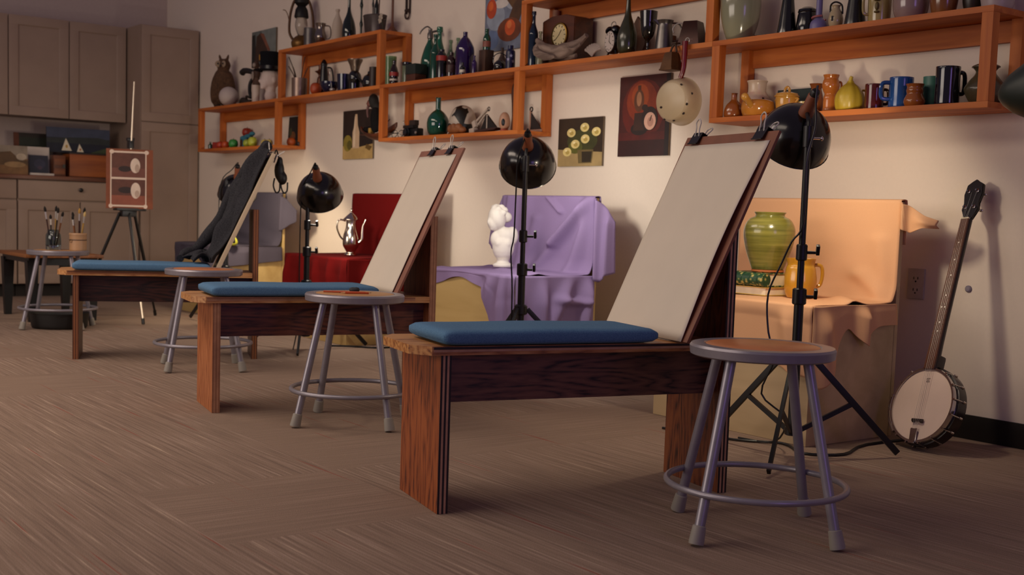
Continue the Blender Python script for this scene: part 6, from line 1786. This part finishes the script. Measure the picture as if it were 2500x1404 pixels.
pot('navy_cup', 'deep navy blue cup left of the flared black goblet', 'cup', -7.355, 4.0, M_, 0.120, 0.050, 'cup', nb, True)
t = potx('flared_vase', 'black vase with a silvery flared cup on top', 'vase', -7.19, 3.99, M_, 0.125, 0.044, [(.72, 0), (.80, .05), (.85, .4), (1, .62), (.90, .85), (.6, 1)], blk)
MB().lathe(catmull([(0.022, 0.122), (0.028, 0.135), (0.036, 0.165), (0.050, 0.195), (0.052, 0.205)], 3) + [(0.048, 0.203), (0.03, 0.16), (0, 0.14)], n=28, caps=False).build('flared_cup', M('#7a6a5c', .3, .8, var=.1), t)
t = potx('black_teapot', 'squat black teapot behind the right post of the lantern shelf', 'teapot', -7.06, 4.04, M_, 0.110, 0.058, [(.70, 0), (.95, .2), (1, .45), (.80, .78), (.45, .92), (.40, 1)], blk)
MB().lathe([(0.024, 0.108), (0.022, 0.118), (0.008, 0.126), (0.010, 0.138), (0, 0.142)], n=20).build('lid', blk, t)
MB().tube([bx * -0.052 + Vector((0, 0, 0.045)), bx * -0.082 + Vector((0, 0, 0.075)), bx * -0.098 + Vector((0, 0, 0.11))], lambda k: 0.011 - 0.005 * k, 8).build('spout', blk, t)
pot('brown_canister', 'dark brown canister squeezed against the lantern shelf right post', 'canister', -6.955, 4.0, M_, 0.132, 0.030, 'cyl', M('#2a1a12', .5, var=.2))

# ---- fruit shelf, top board
t = thing('owl_figure', 'brown owl figure with ear tufts at the left end of the shelf', 'owl', (-9.47, 4.03, M_ + .001), math.radians(38))
ofe = M('#4f3520', .9, var=.35, scale=60, bump=.6)
OE = [((0, 0, 0.16), (0.088, 0.065, 0.140), None), ((0.004, -0.01, 0.24), (0.078, 0.060, 0.085), None), ((0.012, -0.012, 0.345), (0.058, 0.052, 0.055), None), ((-0.022, -0.010, 0.405), (0.012, 0.012, 0.032), (0, -.3, 0)), ((0.046, -0.010, 0.405), (0.012, 0.012, 0.032), (0, .3, 0)), ((-0.07, 0.0, 0.16), (0.034, 0.05, 0.13), (0, .12, 0)), ((0.075, 0.0, 0.17), (0.030, 0.05, 0.13), (0, -.12, 0)), ((-0.06, 0.02, 0.045), (0.030, 0.03, 0.05), (0, .3, 0))]
blob('plumage', OE, ofe, t, (0, 0, 0), 0.008, 4)
for s_ in (-1, 1):
    MB().lathe([(0, 0.006), (0.018, 0.004), (0.026, 0)], (0.012 + s_ * 0.024, -0.060, 0.352), 20, Euler((PI / 2, 0, s_ * -.3)).to_matrix(), caps=False).build('eye_disc', M('#8f7a62', .8, var=.1), t)
    MB().ell((0.012 + s_ * 0.022, -0.066, 0.354), (0.008, 0.005, 0.008), None, 10, 8).build('eye', M('#120d0a', .15, var=0), t)
    MB().ell((s_ * 0.03, -0.02, 0.014), (0.028, 0.035, 0.013)).build('foot', M('#2a2018', .8), t)
MB().cyl((0.012, -0.062, 0.340), (0.012, -0.082, 0.320), 0.008, 0.001, 10).build('beak', M('#2a2018', .4), t)
tag(MB().ell((0, 0, 0.077), 0.077, None, 32, 20).build('white_globe', M('#b3a49c', .6, var=.03), loc=(-9.222, 3.975, M_ - .0003)), 'white plaster ball standing in front of the owl figure', 'ball')
o = MB().tube([(-0.10, 0, 0.02), (-0.04, -.01, 0.045), (0.03, 0, 0.025), (0.10, 0, 0.03)], lambda k: 0.014 + .012 * math.sin(PI * k), 10).tube([(0.02, 0, 0.03), (0.05, -.02, 0.07), (0.09, -.01, 0.06)], 0.009, 8).build('gnarled_root', M('#2f2218', .85, var=.2), loc=(-9.10, 4.07, M_))
o.location.z = M_ + 0.003
tag(o, 'dark gnarled root lying right of the white ball', 'root')
t = thing('carved_figure', 'brown carved figure with an outstretched dark arm behind the white cups', 'carving', (-8.90, 4.06, M_ + .003))
blob('figure', [((0, 0, 0.06), (0.036, 0.03, 0.07)), ((0.01, 0, 0.16), (0.038, 0.03, 0.07)), ((0.02, 0, 0.24), (0.034, 0.028, 0.05)), ((0.028, -0.01, 0.305), (0.026, 0.025, 0.032))], M('#4a3020', .7, var=.3, scale=30), t, (0, 0, 0), 0.007, 4)
MB().tube([(0.0, 0, 0.235), (-0.08, -0.01, 0.262), (-0.19, -0.01, 0.275), (-0.235, -0.01, 0.262)], lambda k: 0.018 + 0.008 * k, 10).tube([(0, 0, 0.23), (-0.055, -0.02, 0.17), (-0.045, -0.03, 0.10), (-0.01, -0.03, 0.05)], 0.014, 8).build('arm', M('#17120f', .7), t)
MB().ell((0.030, -0.03, 0.300), (0.020, 0.012, 0.018)).ell((0.012, -0.032, 0.22), (0.016, 0.010, 0.035)).build('pale_chest', M('#8f8074', .8), t)
wc = M('#bba99a', .5, var=.04)
pot('white_cup', 'cream cylindrical cup in front of the carved figure', 'cup', -8.690, 3.965, M_, 0.130, 0.033, 'cup', wc, True)
t = thing('mannequin_head', 'white mannequin head wearing a black top hat', 'mannequin', (-8.515, 4.005, M_ + .012))
blob('head', [((0, 0, 0.03), (0.046, 0.046, 0.05), None), ((0.0, 0.0, 0.085), (0.040, 0.040, 0.06), None), ((0, 0, 0.165), (0.070, 0.074, 0.085), None), ((-0.005, -0.045, 0.130), (0.042, 0.036, 0.052), None), ((-0.006, -0.083, 0.135), (0.010, 0.014, 0.016), None), ((-0.005, -0.072, 0.108), (0.016, 0.010, 0.006), None), ((-0.005, -0.066, 0.088), (0.018, 0.016, 0.014), None), ((-0.068, 0.0, 0.145), (0.010, 0.016, 0.024), None), ((0.068, 0.0, 0.145), (0.010, 0.016, 0.024), None)], M('#c4b2a8', .7, var=.02), t, (0, 0, 0), 0.006, 4)
t = thing('top_hat', 'black top hat on the white mannequin head', 'hat', (-8.525, 4.0, M_ + 0.224))
hm_ = fabric('#0c0c10', '#16161a', 200)
MB().lathe([(0.128, 0.006), (0.130, 0.010), (0.122, 0.008), (0.085, 0.002), (0.080, 0.010), (0.076, 0.07), (0.080, 0.140), (0.078, 0.145), (0, 0.147)], n=40, sy=0.92, caps=False).lathe([(0.128, 0.006), (0.084, -0.002), (0.076, 0.004), (0.074, 0.05), (0, 0.055)], n=40, sy=0.92, caps=False).build('felt', hm_, t)
MB().lathe([(0.0795, 0.008), (0.0815, 0.010), (0.0785, 0.040), (0.0765, 0.042)], n=40, sy=0.92, caps=False).build('hat_band', M('#050507', .3, var=0), t)

# ---- fruit shelf, inside
pot('green_bottle', 'tiny green bottle at the left end of the fruit shelf', 'bottle', -9.560, 3.965, L_, 0.060, 0.018, 'bottle', grn('#20402a'))
t = thing('red_box', 'small red carton next to the tiny green bottle', 'box', (-9.475, 3.985, L_))
MB().box((0, 0, 0.028), (0.055, 0.045, 0.056), (0, 0, .3), .003).build('carton', M('#94281c', .5), t)
def fruit(name, label, x, y, r, col, sq=.92, z=L_, grp='fruit on the lower shelf', prof=None):
    t = thing(name, label, 'fruit', (x, y, z), 0, grp)
    lathe_body(prof or [(.35, .02), (.72, .06), (.97, .30), (1, .52), (.86, .80), (.50, .97), (.12, .94)], r, r * 2 * sq).build('flesh', M(col, .4, var=.15, scale=30), t)
    MB().cyl((0, 0, r * 2 * sq * .92), (r * .12, 0, r * 2 * sq * 1.12), 0.0022, n=6).build('stem', M('#3a2412', .7), t)
    return t
fruit('orange', 'reddish orange next to the red carton', -9.375, 3.975, 0.032, '#a8341a')
fruit('orange', 'second orange, touching the green apple side', -9.285, 3.98, 0.032, '#b5481c')
fruit('apple', 'deep green apple under the teal cloth bird', -9.09, 3.962, 0.037, '#2f7a34')
t = thing('teal_bird', 'teal cloth bird lying across the fruit', 'bird', (-9.02, 4.05, L_))
blob('body', [((0, 0, 0.085), (0.075, 0.030, 0.026), (0, -.15, 0)), ((0.085, 0, 0.110), (0.034, 0.024, 0.018), (0, -.2, 0)), ((-0.08, 0, 0.082), (0.035, 0.025, 0.020)), ((0.0, 0.0, 0.045), (0.040, 0.025, 0.045))], M('#36788a', .8, var=.15), t, (0, 0, 0), 0.006, 4)
MB().prism([(-0.02, 0.0), (0.05, 0.0), (0.055, 0.085), (-0.015, 0.085)], 0.012, Matrix.Translation((0.0, -0.030, 0.0)), .003).build('hanging_fold', M('#36788a', .8, var=.15), t)
fruit('tomato', 'red tomato perched on top, behind the teal bird', -9.150, 4.105, 0.040, '#8f2a18', .85, L_ + 0.1005)
t = thing('picture_block', 'small brown picture block behind the teal bird', 'block', (-9.185, 4.115, L_))
MB().box((0.0, 0, 0.05), (0.14, 0.05, 0.10), None, .002).build('body', M('#4a3020', .6), t)
fruit('apple', 'yellow-green apple right of the teal bird', -8.835, 3.965, 0.032, '#8f9a2c')
fruit('apple', 'taller yellow-green apple next to its twin', -8.735, 3.965, 0.036, '#a3a833', 1.05)
fruit('peach', 'small pinkish peach between the apples and the pale lemons', -8.635, 4.03, 0.026, '#b3785a')
fruit('lemon', 'pale yellow lemon left of the fruit shelf post', -8.53, 3.97, 0.027, '#c0aa52')
fruit('lemon', 'second pale yellow lemon, nearer the fruit shelf post', -8.455, 3.972, 0.026, '#c4b05c')
picture('still_life_card', 'small dark still life leaning behind the fruit shelf post', 'painting', 0.20, 0.225, PM('#1d1a16'), [(PM('#7a4a22'), egg(-.1, .35, .22, .16)), (PM('#3a3a20'), egg(-.3, .5, .12, .14)), (PM('#5a4a38'), rect(-.5, 0, .5, .2))], (-8.36, 4.128, L_ + .0005), 0, -0.06, M('#1d1a16', .6), th=.006)
fruit('orange', 'orange standing before the small dark still life', -8.265, 4.06, 0.033, '#b3541f')
pot('ink_pot', 'tiny dark pot at the right end of the fruit shelf', 'pot', -8.228, 4.105, L_, 0.030, 0.016, 'pot', M('#2a1a18', .5))
